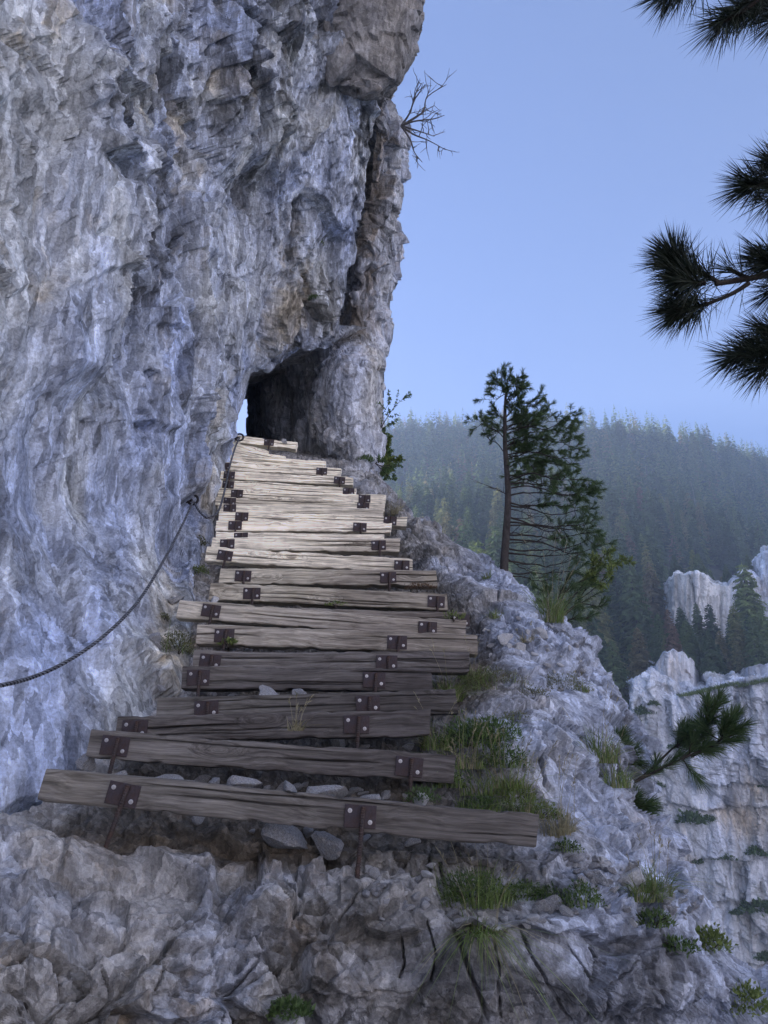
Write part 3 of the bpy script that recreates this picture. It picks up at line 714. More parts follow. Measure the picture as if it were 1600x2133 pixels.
def box_bev(mb, lo, hi, bev=.002, mi=0):
    lo, hi = np.array(lo), np.array(hi)
    x0, y0, z0 = lo; x1, y1, z1 = hi; b = bev
    ring = lambda y, s: [(x0 + s, y, z0 + s), (x1 - s, y, z0 + s), (x1 - s, y, z1 - s), (x0 + s, y, z1 - s)]
    V = ring(y0, b) + ring(y0 + b, 0) + ring(y1 - b, 0) + ring(y1, b)
    F = [(0, 1, 2, 3)]
    for r in range(3):
        for q in range(4): F.append((r * 4 + q, r * 4 + 4 + q, r * 4 + 4 + (q + 1) % 4, r * 4 + (q + 1) % 4))
    F.append((15, 14, 13, 12))
    mb.add(V, F, mi)
_mb = MB(); box_bev(_mb, (-.082, -.008, -.056), (.082, 0, .056)); PLATE_ME = _mb.mesh('plate', M_PLATE)
_mb = MB(); _mb.tube([(0, 0, 0), (0, -.003, 0), (0, -.003, 0), (0, -.010, 0)], [.012, .012, .0085, .0075], 10); BOLT_ME = _mb.mesh('bolt', M_BOLT)
def rebar_mesh(ln):
    """Ribbed bar, hanging down from its top at the origin."""
    n = max(20, int(ln / .0045)); k = 10
    z = np.linspace(0, -ln, n); an = np.linspace(0, 2 * np.pi, k, endpoint=False)
    Zg, Ag = np.meshgrid(z, an, indexing='ij')
    rib = np.clip(np.sin(Zg / .0125 * 2 * np.pi + 1.6 * np.abs(np.sin(Ag))), 0, 1) ** 1.5
    r = .0115 + .0028 * rib
    V = np.stack([r * np.cos(Ag), r * np.sin(Ag), Zg], -1).reshape(-1, 3)
    i = np.arange(n - 1)[:, None] * k; j = np.arange(k)[None]; j2 = (j + 1) % k
    F = np.stack([i + j, i + k + j, i + k + j2, i + j2], -1).reshape(-1, 4)
    tri = np.concatenate([F[:, [0, 1, 2]], F[:, [0, 2, 3]]])
    V = np.concatenate([V, [[0, 0, .003], [0, 0, -ln]]])
    cap = [[q, (q + 1) % k, n * k] for q in range(k)]
    return np_mesh('iron_pin', V, np.concatenate([tri, cap]), M_REBAR, False)

# left x, top y there, right x, top y there, depth, tint (weathering with light painted in), darkness along it, pins (x, length, lean), label
STEPS = [
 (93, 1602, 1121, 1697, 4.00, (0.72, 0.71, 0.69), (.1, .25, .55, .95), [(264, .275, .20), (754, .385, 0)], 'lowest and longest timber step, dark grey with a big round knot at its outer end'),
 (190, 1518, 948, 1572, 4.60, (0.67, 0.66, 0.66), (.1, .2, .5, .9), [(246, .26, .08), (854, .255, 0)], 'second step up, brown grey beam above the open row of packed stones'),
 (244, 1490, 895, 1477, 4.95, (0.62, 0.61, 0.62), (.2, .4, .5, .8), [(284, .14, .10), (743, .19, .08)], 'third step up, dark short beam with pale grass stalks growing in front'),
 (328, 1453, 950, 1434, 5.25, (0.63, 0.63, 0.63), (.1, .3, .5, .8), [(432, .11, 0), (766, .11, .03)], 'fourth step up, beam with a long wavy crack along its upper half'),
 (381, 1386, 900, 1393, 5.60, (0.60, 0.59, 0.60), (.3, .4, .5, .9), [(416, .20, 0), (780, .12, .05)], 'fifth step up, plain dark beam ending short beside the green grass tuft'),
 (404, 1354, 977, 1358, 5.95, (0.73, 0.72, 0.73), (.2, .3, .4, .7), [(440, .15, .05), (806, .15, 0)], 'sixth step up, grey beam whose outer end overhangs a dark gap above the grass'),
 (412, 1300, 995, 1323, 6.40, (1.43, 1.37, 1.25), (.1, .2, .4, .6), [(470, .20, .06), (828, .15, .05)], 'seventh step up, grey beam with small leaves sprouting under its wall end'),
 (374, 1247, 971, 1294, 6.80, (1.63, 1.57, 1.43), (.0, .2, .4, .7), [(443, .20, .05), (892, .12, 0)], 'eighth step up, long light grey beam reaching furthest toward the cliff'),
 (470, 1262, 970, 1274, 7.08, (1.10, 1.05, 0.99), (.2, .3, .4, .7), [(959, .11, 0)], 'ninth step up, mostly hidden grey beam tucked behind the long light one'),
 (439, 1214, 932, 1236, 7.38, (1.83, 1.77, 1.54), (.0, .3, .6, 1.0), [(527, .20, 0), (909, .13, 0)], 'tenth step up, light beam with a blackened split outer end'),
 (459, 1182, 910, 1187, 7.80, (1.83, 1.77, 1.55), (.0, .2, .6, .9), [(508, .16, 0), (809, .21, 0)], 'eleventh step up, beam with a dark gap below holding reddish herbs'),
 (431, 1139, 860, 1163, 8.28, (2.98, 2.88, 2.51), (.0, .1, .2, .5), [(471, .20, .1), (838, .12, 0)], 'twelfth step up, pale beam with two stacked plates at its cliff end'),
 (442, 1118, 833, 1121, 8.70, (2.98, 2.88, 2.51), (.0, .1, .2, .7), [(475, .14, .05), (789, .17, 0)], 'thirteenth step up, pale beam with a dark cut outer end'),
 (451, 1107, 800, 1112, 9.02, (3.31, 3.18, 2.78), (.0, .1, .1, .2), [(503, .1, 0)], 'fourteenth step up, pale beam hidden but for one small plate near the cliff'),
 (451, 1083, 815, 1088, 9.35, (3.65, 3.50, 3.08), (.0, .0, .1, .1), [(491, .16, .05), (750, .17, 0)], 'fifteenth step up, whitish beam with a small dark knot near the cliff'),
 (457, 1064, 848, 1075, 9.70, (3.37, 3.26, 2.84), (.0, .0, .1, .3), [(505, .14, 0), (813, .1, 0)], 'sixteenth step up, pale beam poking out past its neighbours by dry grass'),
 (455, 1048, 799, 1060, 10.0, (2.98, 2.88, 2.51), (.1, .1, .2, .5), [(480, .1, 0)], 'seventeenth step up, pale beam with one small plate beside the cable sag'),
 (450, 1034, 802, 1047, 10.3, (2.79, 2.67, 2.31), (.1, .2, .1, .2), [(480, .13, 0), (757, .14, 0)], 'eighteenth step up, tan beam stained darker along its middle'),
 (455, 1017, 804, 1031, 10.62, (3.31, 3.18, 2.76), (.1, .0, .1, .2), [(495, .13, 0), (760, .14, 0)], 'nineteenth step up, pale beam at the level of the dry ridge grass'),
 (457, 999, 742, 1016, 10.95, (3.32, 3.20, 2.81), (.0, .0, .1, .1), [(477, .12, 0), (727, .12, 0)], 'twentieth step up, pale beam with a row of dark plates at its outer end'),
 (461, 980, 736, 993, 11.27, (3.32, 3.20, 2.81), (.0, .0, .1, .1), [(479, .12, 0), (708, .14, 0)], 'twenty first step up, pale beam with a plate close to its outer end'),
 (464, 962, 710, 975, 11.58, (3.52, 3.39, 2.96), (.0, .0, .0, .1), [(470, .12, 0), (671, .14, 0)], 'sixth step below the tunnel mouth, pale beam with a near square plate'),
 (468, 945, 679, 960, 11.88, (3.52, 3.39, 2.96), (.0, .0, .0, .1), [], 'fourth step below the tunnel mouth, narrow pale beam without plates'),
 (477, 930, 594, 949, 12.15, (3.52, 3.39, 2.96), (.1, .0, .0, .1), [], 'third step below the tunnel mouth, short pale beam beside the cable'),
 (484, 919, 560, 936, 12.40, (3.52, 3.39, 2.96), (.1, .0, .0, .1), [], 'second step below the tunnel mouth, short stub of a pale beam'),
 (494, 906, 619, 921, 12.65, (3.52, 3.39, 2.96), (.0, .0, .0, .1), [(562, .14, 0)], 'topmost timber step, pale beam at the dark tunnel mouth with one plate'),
]
for si, (xl, yl, xr, yr, t, tint, dark_along, pins, label) in enumerate(STEPS):
    BEAM_H = .165 if si < 13 else .132
    A, B = at(xl, yl, t), at(xr, yr, t)
    ax = (B - A).normalized(); back = Vector((0, 1, 0)); back = (back - ax * back.dot(ax)).normalized(); up = ax.cross(back)
    M = Matrix((ax, back, up)).transposed().to_4x4()
    L = (B - A).length
    root = empty('timber_step', A - up * BEAM_H)
    root.rotation_euler = M.to_euler()
    tag(root, label, 'timber step', 'timber beams of the stairway')
    bm_ = link('beam', beam_mesh(L, BEAM_H, .16, si + 1, dark_along), root); bm_.color = (*tint, 1)
    for (px, ln, lean) in pins:
        x = (px - xl) / (xr - xl) * L
        tilt = random.Random(si * 7 + px).uniform(-.05, .05) + lean * .45
        zc = BEAM_H * .47
        pl = link('steel_plate', PLATE_ME, root, (x, -.004, zc), (0, tilt, 0))
        for (bx, bz) in ((-.055, .026), (.052, -.026)): link('bolt', BOLT_ME, pl, (bx, -.008, bz))
        z0 = BEAM_H * .47 + .046
        link('iron_pin', rebar_mesh(ln + .06), root, (x + .012 + lean * .05, -.026, z0), (.03, lean * .9, 0))

# ---- the wire rope along the wall and its two anchors
def twisted_rope(name, pts, rad, turns_per_m, label):
    P = np.array(pts); u = np.linspace(0, len(P) - 1, 12 * (len(P) - 1)); C = _cr(P, u)
    s = np.concatenate([[0], np.cumsum(np.linalg.norm(np.diff(C, axis=0), axis=1))])
    n = int(s[-1] / .012); ss = np.linspace(0, s[-1], n)
    C = np.stack([np.interp(ss, s, C[:, k]) for k in range(3)], -1)
    T = np.gradient(C, axis=0); T /= np.linalg.norm(T, axis=1)[:, None]
    A = np.cross(T, [0, 0, 1.0]); A /= np.linalg.norm(A, axis=1)[:, None]; B = np.cross(T, A)
    root = empty(name, C[0]); tag(root, label, 'steel cable')
    for q in range(4):
        ph = ss * turns_per_m * 2 * np.pi + q * np.pi / 2
        mb = MB(); mb.tube(C - C[0] + rad * .62 * (np.cos(ph)[:, None] * A + np.sin(ph)[:, None] * B), rad * .56, 6)
        link('strand', mb.mesh('strand', M_CABLE if q % 2 else M_CABLE_DARK, True), root)
    return C
def wall_front(px, py, gap):
    h = hit(px, py); p = h[0]; return p * (1 - gap / p.length)
ANC1 = wall_front(402, 1041, .10)
ANC2 = at(499, 911, 12.25)
tA = ANC1.y * CP + ANC1.z * SP
_pp = np.array([(-120, 1440, 0), (0, 1428, .10), (100, 1398, .26), (200, 1338, .44), (285, 1256, .61), (345, 1160, .79), (384, 1085, .92), (403, 1043, 1.0)], float)
_q = _cr(_pp, np.linspace(0, 7, 36)); _t = []
for (px, py, f) in _q:
    t0 = hit(max(px, 2), py); tw = (t0[0].y * CP + t0[0].z * SP) if t0 else 5
    _t.append(min(3.9 + (tA - 3.9) * max(f, 0) ** 1.15, tw - .10))
_t = np.array(_t); _t = np.array([_t[max(0, k - 1):k + 2].min() for k in range(36)]); _t = np.convolve(np.pad(_t, 2, mode='edge'), [.1, .2, .4, .2, .1], 'valid')
CPTS = [at(px, py, t_) for (px, py, f), t_ in zip(_q, _t)]
twisted_rope('steel_cable', CPTS, .0118, 11, 'long twisted steel cable climbing across the cliff beside the stairs')
tB = 12.2
twisted_rope('steel_cable', [at(405, 1046, tA - .05), at(416, 1066, tA - .2), at(434, 1079, 9.3), at(454, 1066, 9.45), at(466, 1030, 10.1), at(478, 975, 11.0), at(489, 935, 11.6), at(499, 912, 12.1)],
             .0118, 11, 'slack upper cable sagging between the eye bolt and the tunnel anchor')
def eye_bolt(p, label, lug):
    root = empty('eye_bolt', p); tag(root, label, 'eye bolt', 'iron eye bolts holding the cable')
    a = np.linspace(0, 2 * np.pi, 25); mb = MB(); mb.tube(np.stack([.062 * np.cos(a), 0 * a + .004 * np.sin(a), .062 * np.sin(a)], -1), .016, 8, 0, False)
    link('ring', mb.mesh('ring', M_IRON, True), root)
    mb = MB(); d = np.array(lug); mb.tube([d * .06, d * .4, d], [.02, .02, .024], 8); link('shank', mb.mesh('shank', M_IRON, True), root)
eye_bolt(ANC1, 'black iron eye bolt in the wall where the two cables meet', (-.20, .06, -.03))
eye_bolt(ANC2, 'small iron eye bolt by the topmost step at the tunnel', (-.25, .05, -.01))
# ================================================================ PLANTS AND LOOSE STONES
def leaf_mat(name, lo, hi, trans=.25, scale=3.0, rough=.55, dead=None):
    m, nt, b = new_mat(name, rough, .3)
    v = mapped(nt)
    geo = nt.nodes.new('ShaderNodeNewGeometry')
    c = mix(nt, geo.outputs['Random Per Island'], lo, hi)
    c = mix(nt, .7, c, ramp(nt, noise(nt, v, scale, 4, .6), [(.3, .55), (.7, 1.35)]), 'MULTIPLY')
    if dead: c = mix(nt, ramp(nt, noise(nt, v, scale * .6, 3, .6), [(.60, 0.0), (.70, 1.0)]), c, dead)
    nt.links.new(c, b.inputs['Base Color'])
    t = N(nt, 'BsdfTranslucent'); nt.links.new(c, t.inputs['Color'])
    ms = N(nt, 'MixShader'); ms.inputs[0].default_value = trans
    nt.links.new(b.outputs[0], ms.inputs[1]); nt.links.new(t.outputs[0], ms.inputs[2])
    nt.links.new(ms.outputs[0], nt.nodes['Material Output'].inputs[0])
    return m
M_NEEDLE = leaf_mat('pine_needles', (0.052, 0.098, 0.040), (0.120, 0.180, 0.066), .4, 2.5)
M_NEEDLE_NEAR = leaf_mat('backlit_pine_needles', (.012, .020, .012), (.024, .036, .018), .08, 2.5)  # near needles seen against the sky: their shade is put into the colour
M_NEEDLE_YOUNG = leaf_mat('young_pine_needles', (0.054, 0.102, 0.036), (0.114, 0.180, 0.060), .2, 2.5)
M_GRASS = leaf_mat('green_grass', (0.114, 0.174, 0.050), (0.264, 0.348, 0.108), .35, 5)
M_DRY = leaf_mat('dry_grass', (0.240, 0.216, 0.120), (0.456, 0.408, 0.252), .3, 5)
M_HERB = leaf_mat('dark_herb', (0.060, 0.114, 0.036), (0.138, 0.216, 0.072), .3, 4)
M_HERB2 = leaf_mat('yellow_green_herb', (0.108, 0.156, 0.042), (0.240, 0.300, 0.090), .3, 4)
M_MOSS = leaf_mat('olive_cushion', (0.096, 0.114, 0.048), (0.204, 0.198, 0.090), .25, 6)
M_RED = leaf_mat('reddish_herb', (0.102, 0.054, 0.034), (0.192, 0.120, 0.060), .2, 6)
M_FLOWER = leaf_mat('pale_flower', (.55, .53, .45), (.75, .73, .66), .3, 5)
def bark_mat(name, lo, hi, s=20):
    m, nt, b = new_mat(name, .9, .15)
    v = mapped(nt, (1, 1, .35))
    n = noise(nt, v, s, 7, .7)
    nt.links.new(ramp(nt, n, [(.3, lo), (.7, hi)]), b.inputs['Base Color'])
    bump(nt, b, n, .8, .012); return m
M_BARK = bark_mat('pine_bark', (.035, .031, .03), (.12, .108, .10))
M_TWIG = bark_mat('dark_twig', (.030, .025, .022), (.075, .062, .052), 40)
M_DEADWOOD = bark_mat('bare_grey_wood', (.085, .08, .08), (.20, .19, .185), 30)

RS = np.random.RandomState(7)
def unit(v): return v / (np.linalg.norm(v, axis=-1, keepdims=True) + 1e-9)

def needles(mb, org, dirs, length, width, mi=0, bend=.12):
    """One thin, slightly drooping two-piece blade per origin."""
    n = len(org)
    L = length * RS.uniform(.75, 1.15, (n, 1))
    side = unit(np.cross(dirs, unit(RS.normal(size=(n, 3)))))
    mid = org + dirs * L * .55; mid[:, 2] -= bend * .2 * L[:, 0]
    tip = org + dirs * L; tip[:, 2] -= bend * L[:, 0]
    w = width * .5
    V = np.stack([org - side * w * .6, org + side * w * .6, mid + side * w, mid - side * w, tip], 1).reshape(-1, 3)
    i = np.arange(n)[:, None] * 5
    F = np.concatenate([i + [[0, 1, 2]], i + [[0, 2, 3]], i + [[3, 2, 4]]])
    mb.add(V, F, mi)

def tuft(mb, a, b, n, length, width, spread=(.35, 1.15), mi=0, bend=.1):
    """Needles set along the twig a-b, leaning forward."""
    a, b = np.array(a, float), np.array(b, float); ax = unit(b - a)
    f = RS.uniform(0, 1, (n, 1)) ** .7
    org = a + (b - a) * f
    rad = unit(np.cross(np.tile(ax, (n, 1)), unit(RS.normal(size=(n, 3)))))
    th = RS.uniform(spread[0], spread[1], (n, 1)) * (1.05 - .45 * f)
    needles(mb, org, unit(ax * np.cos(th) + rad * np.sin(th)), length, width, mi, bend)

def curve(pts, n=14): 
    P = np.array(pts, float); return _cr(P, np.linspace(0, len(P) - 1, n))

def plant_at(px, py, sink=.01):
    h = hit(px, py)
    if h is None: return None
    return h[0] - h[1] * sink, h[1]

# ---- grasses, herbs, cushions
def blades(mb, n, radius, height, width, lean, mi=0, seg=4, out=None):
    a = RS.uniform(0, 2 * np.pi, n); r = radius * np.sqrt(RS.uniform(0, 1, n))
    org = np.stack([r * np.cos(a), r * np.sin(a), 0 * r], -1)
    h = height * RS.uniform(.25, 1.1, n)
    d = np.stack([np.cos(a), np.sin(a), 0 * a], -1) * RS.uniform(.1, 1.2, (n, 1)) + RS.normal(0, .5, (n, 3)) * [1, 1, 0]
    if out is not None: d = d + np.array(out)
    ln = lean * RS.uniform(.3, 1.6, n)
    side = unit(np.cross(d, [0, 0, 1.0]) + RS.normal(0, .3, (n, 3)))
    rows = []
    for s in range(seg + 1):
        f = s / seg
        p = org + d * (ln * h * f ** 1.8)[:, None]; p[:, 2] += h * (f - .55 * ln * f ** 2.6)
        w = width * (1 - f) ** .6 * .5 + .0002
        rows += [p - side * w, p + side * w]
    V = np.stack(rows, 1).reshape(-1, 3); k = 2 * (seg + 1); i = np.arange(n)[:, None] * k
    F = np.concatenate([i + [[2 * s, 2 * s + 1, 2 * s + 3, 2 * s + 2]] for s in range(seg)])
    mb.add(V, F, mi)
def leaves(mb, org, dirs, length, width, mi=0):
    n = len(org); side = unit(np.cross(dirs, unit(RS.normal(size=(n, 3)) + [0, 0, 1.2])))
    up = unit(np.cross(side, dirs)); L = length * RS.uniform(.6, 1.2, (n, 1)); W = width * RS.uniform(.7, 1.2, (n, 1))
    mid = org + dirs * L * .45; tip = org + dirs * L - up * L * .15
    V = np.stack([org, mid + side * W * .5 + up * W * .2, tip, mid - side * W * .5 + up * W * .2, mid], 1).reshape(-1, 3)
    i = np.arange(n)[:, None] * 5
    mb.add(V, np.concatenate([i + [[0, 1, 4]], i + [[4, 1, 2]], i + [[4, 2, 3]], i + [[0, 4, 3]]]), mi)
def leafy(mb, n, rx, ry, rz, ll, lw, mi=0, up=.6):
    p = unit(RS.normal(size=(n, 3))) * RS.uniform(.35, 1, (n, 1)) ** .6
    lump = 1 + .35 * perlin(p * 2.2 + RS.uniform(0, 50, 3), 9)[:, None]
    p = p * lump; p[:, 2] = np.abs(p[:, 2])
    leaves(mb, p * [rx, ry, rz], unit(p * .8 + RS.normal(0, .5, (n, 3)) + [0, 0, up]), ll, lw, mi)
def stalks(mb, n, radius, height, lean, mi, head=True):
    for q in range(n):
        a = RS.uniform(0, 6.28); r = radius * RS.rand(); h = height * RS.uniform(.6, 1.1); d = np.array([math.cos(a), math.sin(a), 0]) * lean * RS.uniform(.2, 1)
        c = curve([[r * math.cos(a), r * math.sin(a), 0], np.array([r * math.cos(a), r * math.sin(a), h * .5]) + d * h * .25, np.array([r * math.cos(a), r * math.sin(a), h]) + d * h], 8)
        mb.tube(c, np.linspace(.0016, .0008, 8), 3, mi, False)
        if head: 
            m = 10; f = RS.uniform(.78, 1, m); o = np.stack([np.interp(f * 7, range(8), c[:, k]) for k in range(3)], -1)
            needles(mb, o, unit(unit(c[-1] - c[-2]) + RS.normal(0, .35, (m, 3))), .03, .004, mi)
PLANTS = []
def put_plant(name, px, py, build, label, cat, mats, group=None, sink=.015, t=None):
    pos = at(px, py, t) if t else plant_at(px, py, sink)[0]
    root = empty(name, pos); tag(root, label, cat, group)
    for part, fn, mi in build:
        mb = MB(); fn(mb); link(part, mb.mesh(part, mats[mi], False), root)
    return root
def grass(name, px, py, r, h, n, label, dry=.15, lean=.8, stalk=4, mat=None, out=None, w=.006, t=None):
    b = [('blades', lambda mb: blades(mb, n, r, h, w, lean, 0, 4, out), 0)]
    if dry > 0: b.append(('dry_blades', lambda mb: blades(mb, int(n * dry) + 3, r * 1.1, h * .9, w * .8, lean * 1.2, 0, 4, out), 1))
    if stalk: b.append(('stalks', lambda mb: stalks(mb, stalk, r, h * 1.7, .5, 0), 1))
    return put_plant(name, px, py, b, label, 'grass tuft', [mat or M_GRASS, M_DRY], 'grass tufts on the rock', t=t)
def herb(name, px, py, rx, ry, rz, n, ll, lw, label, mat, stems=8, flowers=0, cat='plant', grass_n=0, t=None, fl_mat=None):
    b = [('leaves', lambda mb: leafy(mb, n, rx, ry, rz, ll, lw), 0)]
    if stems:
        def st(mb):
            for q in range(stems):
                a = RS.uniform(0, 6.28); e = np.array([rx * math.cos(a), ry * math.sin(a), rz * RS.uniform(.4, .9)]) * RS.uniform(.4, .9)
                mb.tube(curve([[0, 0, -.02], e * [.4, .4, .6], e], 6), np.linspace(.005, .002, 6), 4, 0, False)
        b.append(('stems', st, 1))
    if flowers:
        def fl(mb):
            a = RS.uniform(0, 6.28, flowers); r = np.sqrt(RS.rand(flowers)); o = np.stack([rx * r * np.cos(a), ry * r * np.sin(a), rz * (1.1 - .4 * r ** 2)], -1)
            for q in range(5): leaves(mb, o, unit(RS.normal(0, .7, (flowers, 3)) + [0, -.3, .6]), .014, .010)
        b.append(('flowers', fl, 2))
    if grass_n: b.append(('blades', lambda mb: blades(mb, grass_n, rx, rz * 1.7, .005, .8), 3))
    return put_plant(name, px, py, b, label, cat, [mat, M_TWIG, fl_mat or M_FLOWER, M_GRASS], 'herbs and cushions on the rock', t=t)

grass('grass_tuft', 1152, 1300, .11, .50, 260, 'tall green grass tuft in front of the small pine shrub', .25, .75, 9, out=(.15, 0, 0))
grass('grass_tuft', 940, 1462, .10, .30, 170, 'bright grass tuft hanging beside the end of the fifth step', .15, 1.0, 6, out=(.4, -.2, 0))
grass('grass_tuft', 1005, 1655, .18, .20, 200, 'grass tuft with long dry stalks above the lowest step', .3, .9, 12)
grass('grass_tuft', 1165, 1740, .10, .26, 120, 'straw coloured grass tuft just past the lowest step end', .8, .9, 8, mat=M_DRY)
grass('grass_tuft', 1005, 1945, .08, .22, 120, 'grass trailing down a crack in the dark front rock', .4, 1.5, 3, out=(.1, -.8, -.4))
grass('grass_tuft', 1362, 1862, .09, .24, 170, 'grass tuft at the brink of the front ledge with fine tall stalks', .2, .9, 5, out=(.4, 0, 0))
grass('grass_tuft', 1250, 1590, .13, .34, 210, 'green grass tuft on the ridge edge behind the long pine bough', .3, .7, 4)
grass('grass_tuft', 822, 1075, .11, .30, 90, 'dry grass by the protruding pale step high on the ridge', .8, .8, 5, mat=M_DRY)
grass('grass_tuft', 1030, 1290, .07, .14, 90, 'short grass tuft on bare grey rock below the pine', .4, .9, 0)
grass('grass_tuft', 1018, 1205, .07, .14, 90, 'small grass tuft on the ridge rock left of the pine trunk', .2, .9, 0)
grass('grass_tuft', 1095, 1340, .06, .12, 70, 'yellowed grass among the loose white stones', .9, .9, 2, mat=M_DRY)
grass('grass_tuft', 615, 1522, .05, .12, 30, 'sparse pale grass stalks before the third step', .9, .9, 7, mat=M_DRY, t=4.62)
grass('grass_tuft', 1215, 1440, .05, .12, 50, 'little grass tuft beside the olive cushion plant', .6, 1.0, 2)
herb('leafy_herb', 985, 1560, .24, .16, .20, 1300, .030, .012, 'dark green leafy herb clump beside the second step', M_HERB, 14, 0, 'plant', 60)
herb('leafy_herb', 1060, 1600, .15, .12, .14, 600, .028, .010, 'lower bushy herb on the slope past the second step', M_HERB, 8, 0, 'plant', 70)
herb('budding_herb', 1130, 1705, .14, .09, .10, 360, .026, .011, 'yellow green budding plant over the lowest step end', M_HERB2, 8, 8, 'plant', 10, fl_mat=M_HERB2)
herb('cushion_plant', 1168, 1440, .27, .20, .17, 1700, .020, .006, 'large olive cushion plant on the ridge rock', M_MOSS, 0)
herb('cushion_plant', 1035, 1425, .28, .18, .13, 1400, .020, .006, 'flat olive mat plant left of the large cushion', M_MOSS, 0, 0, 'plant', 40)
herb('cushion_plant', 1105, 1455, .15, .12, .10, 620, .018, .006, 'small olive mat plant under the large cushion', M_MOSS, 0)
herb('bushy_herb', 985, 1880, .19, .13, .17, 1300, .022, .008, 'bright bushy herb on the front ledge below the lowest step', M_HERB, 10, 0, 'plant', 140)
herb('bushy_herb', 1090, 1870, .12, .09, .09, 560, .020, .008, 'low green herb between white stones on the front ledge', M_HERB, 6, 0, 'plant', 40)
herb('bushy_herb', 1215, 1890, .12, .09, .11, 620, .022, .009, 'round green herb at the right part of the front ledge', M_HERB, 6, 0, 'plant', 30)
herb('bushy_herb', 600, 2112, .10, .07, .06, 330, .034, .015, 'dark broad leaved plant in a crack at the bottom edge', M_HERB, 8)
herb('flowering_cushion', 372, 1362, .15, .15, .22, 1100, .024, .008, 'flowering cushion at the wall foot near the sixth step', M_MOSS, 6, 22, 'plant', 20)
herb('flowering_cushion', 414, 1198, .12, .12, .13, 560, .026, .010, 'green flowering cushion at the wall foot near the eleventh step', M_HERB2, 6, 9)
herb('wall_plant', 419, 1138, .09, .09, .14, 300, .024, .010, 'small upright plant at the wall foot near the twelfth step', M_MOSS, 6)
herb('wall_plant', 341, 1288, .06, .06, .06, 160, .022, .009, 'tiny plant in the ochre crack of the cliff foot', M_MOSS, 3)
herb('wall_plant', 656, 626, .13, .10, .09, 260, .045, .018, 'green tuft on the cliff above the tunnel mouth', M_HERB, 3)
herb('wall_plant', 665, 509, .09, .08, .07, 150, .045, .018, 'small green tuft high on the cliff near the crack', M_HERB, 3)
herb('reddish_herb', 876, 1226, .16, .06, .05, 330, .022, .008, 'reddish brown herb growing in the gap under the eleventh step', M_RED, 4, t=7.5)
herb('sprouting_herb', 474, 1344, .06, .04, .05, 60, .04, .02, 'few bright leaves sprouting below the seventh step', M_HERB2, 5, t=6.32)
herb('sprouting_herb', 700, 1262, .10, .04, .035, 70, .03, .012, 'tiny white flowered herb between the eighth and tenth steps', M_HERB2, 3, 7, t=7.0)
herb('sprouting_herb', 945, 1290, .10, .05, .06, 120, .03, .012, 'small green leaves over the outer end of the ninth step', M_HERB2, 5, 0, t=6.78)
herb('bushy_herb', 1482, 1975, .12, .10, .12, 420, .034, .016, 'green leafy plant on the lower edge of the front rock', M_HERB2, 8)
herb('bushy_herb', 1418, 1985, .10, .08, .07, 260, .03, .012, 'small dark herb left of the lower edge plant', M_HERB, 5)
herb('bushy_herb', 1555, 2105, .14, .12, .14, 520, .032, .016, 'yellow green bush in the lowest corner of the rock', M_HERB2, 8)
herb('dark_herb', 880, 1672, .10, .06, .08, 300, .022, .010, 'dark herb in the shade between the two lowest steps', M_HERB, 6, t=4.2)
herb('ledge_herb', 760, 962, .16, .10, .12, 330, .05, .02, 'green leafy plant at the foot of the rock pillar', M_HERB, 6)

herb('leafy_herb', 1030, 1545, .20, .14, .16, 900, .030, .011, 'upper part of the herb thicket right of the second step', M_HERB, 10, 0, 'plant', 60)
herb('leafy_herb', 935, 1640, .16, .12, .13, 700, .026, .010, 'herb clump pressed against the end of the second step', M_HERB, 8, 0, 'plant', 80)
herb('leafy_herb', 1000, 1690, .16, .10, .10, 620, .024, .010, 'low green herbs rising behind the lowest step', M_HERB, 8, 0, 'plant', 120)
herb('leafy_herb', 1075, 1670, .15, .10, .11, 560, .024, .010, 'green herbs rising behind the outer third of the lowest step', M_HERB2, 8, 6, 'plant', 60)
grass('grass_tuft', 960, 1600, .16, .22, 130, 'tall thin grass between the herb clumps beside the second step', .35, .8, 9)
grass('grass_tuft', 1050, 1640, .16, .20, 140, 'pale seeding grass in the middle of the herb thicket', .5, .8, 10)
grass('grass_tuft', 1090, 1700, .10, .24, 140, 'grass with bent stalks near the outer end of the lowest step', .5, 1.0, 8)
grass('grass_tuft', 985, 1420, .12, .22, 180, 'grass patch above the tuft by the fifth step', .35, .9, 4)
grass('grass_tuft', 910, 1560, .10, .22, 130, 'grass growing from the dark gap behind the third step end', .2, .9, 4)
grass('grass_tuft', 1010, 1880, .14, .22, 220, 'lush grass mixed into the bright bushy herb', .15, 1.0, 4)
grass('grass_tuft', 1350, 1880, .09, .18, 120, 'second grass tuft below the brink of the front ledge', .3, 1.0, 3, out=(.3, -.2, 0))
grass('grass_tuft', 1280, 1640, .12, .26, 170, 'grass just below the root of the long pine bough', .3, .8, 3)
herb('bushy_herb', 1150, 1870, .10, .08, .08, 420, .020, .008, 'small dark green herb left of the pointed grey block', M_HERB, 6, 0, 'plant', 30)
herb('cushion_plant', 990, 1440, .17, .12, .10, 700, .020, .007, 'olive mat plant just beyond the end of the fifth step', M_MOSS, 0, 0, 'plant', 30)
herb('cushion_plant', 1072, 1500, .12, .09, .06, 420, .018, .006, 'olive mat plant in a groove below the ridge cushions', M_MOSS, 0, 0, 'plant', 20)
herb('bushy_herb', 1360, 1925, .10, .08, .08, 320, .028, .012, 'green herb on the steep edge right of the front ledge', M_HERB, 6, 0, 'plant', 30)
herb('wall_plant', 1180, 1770, .08, .06, .06, 220, .022, .009, 'little green plant in the rock right of the lowest step', M_HERB, 4, 0, 'plant', 20)

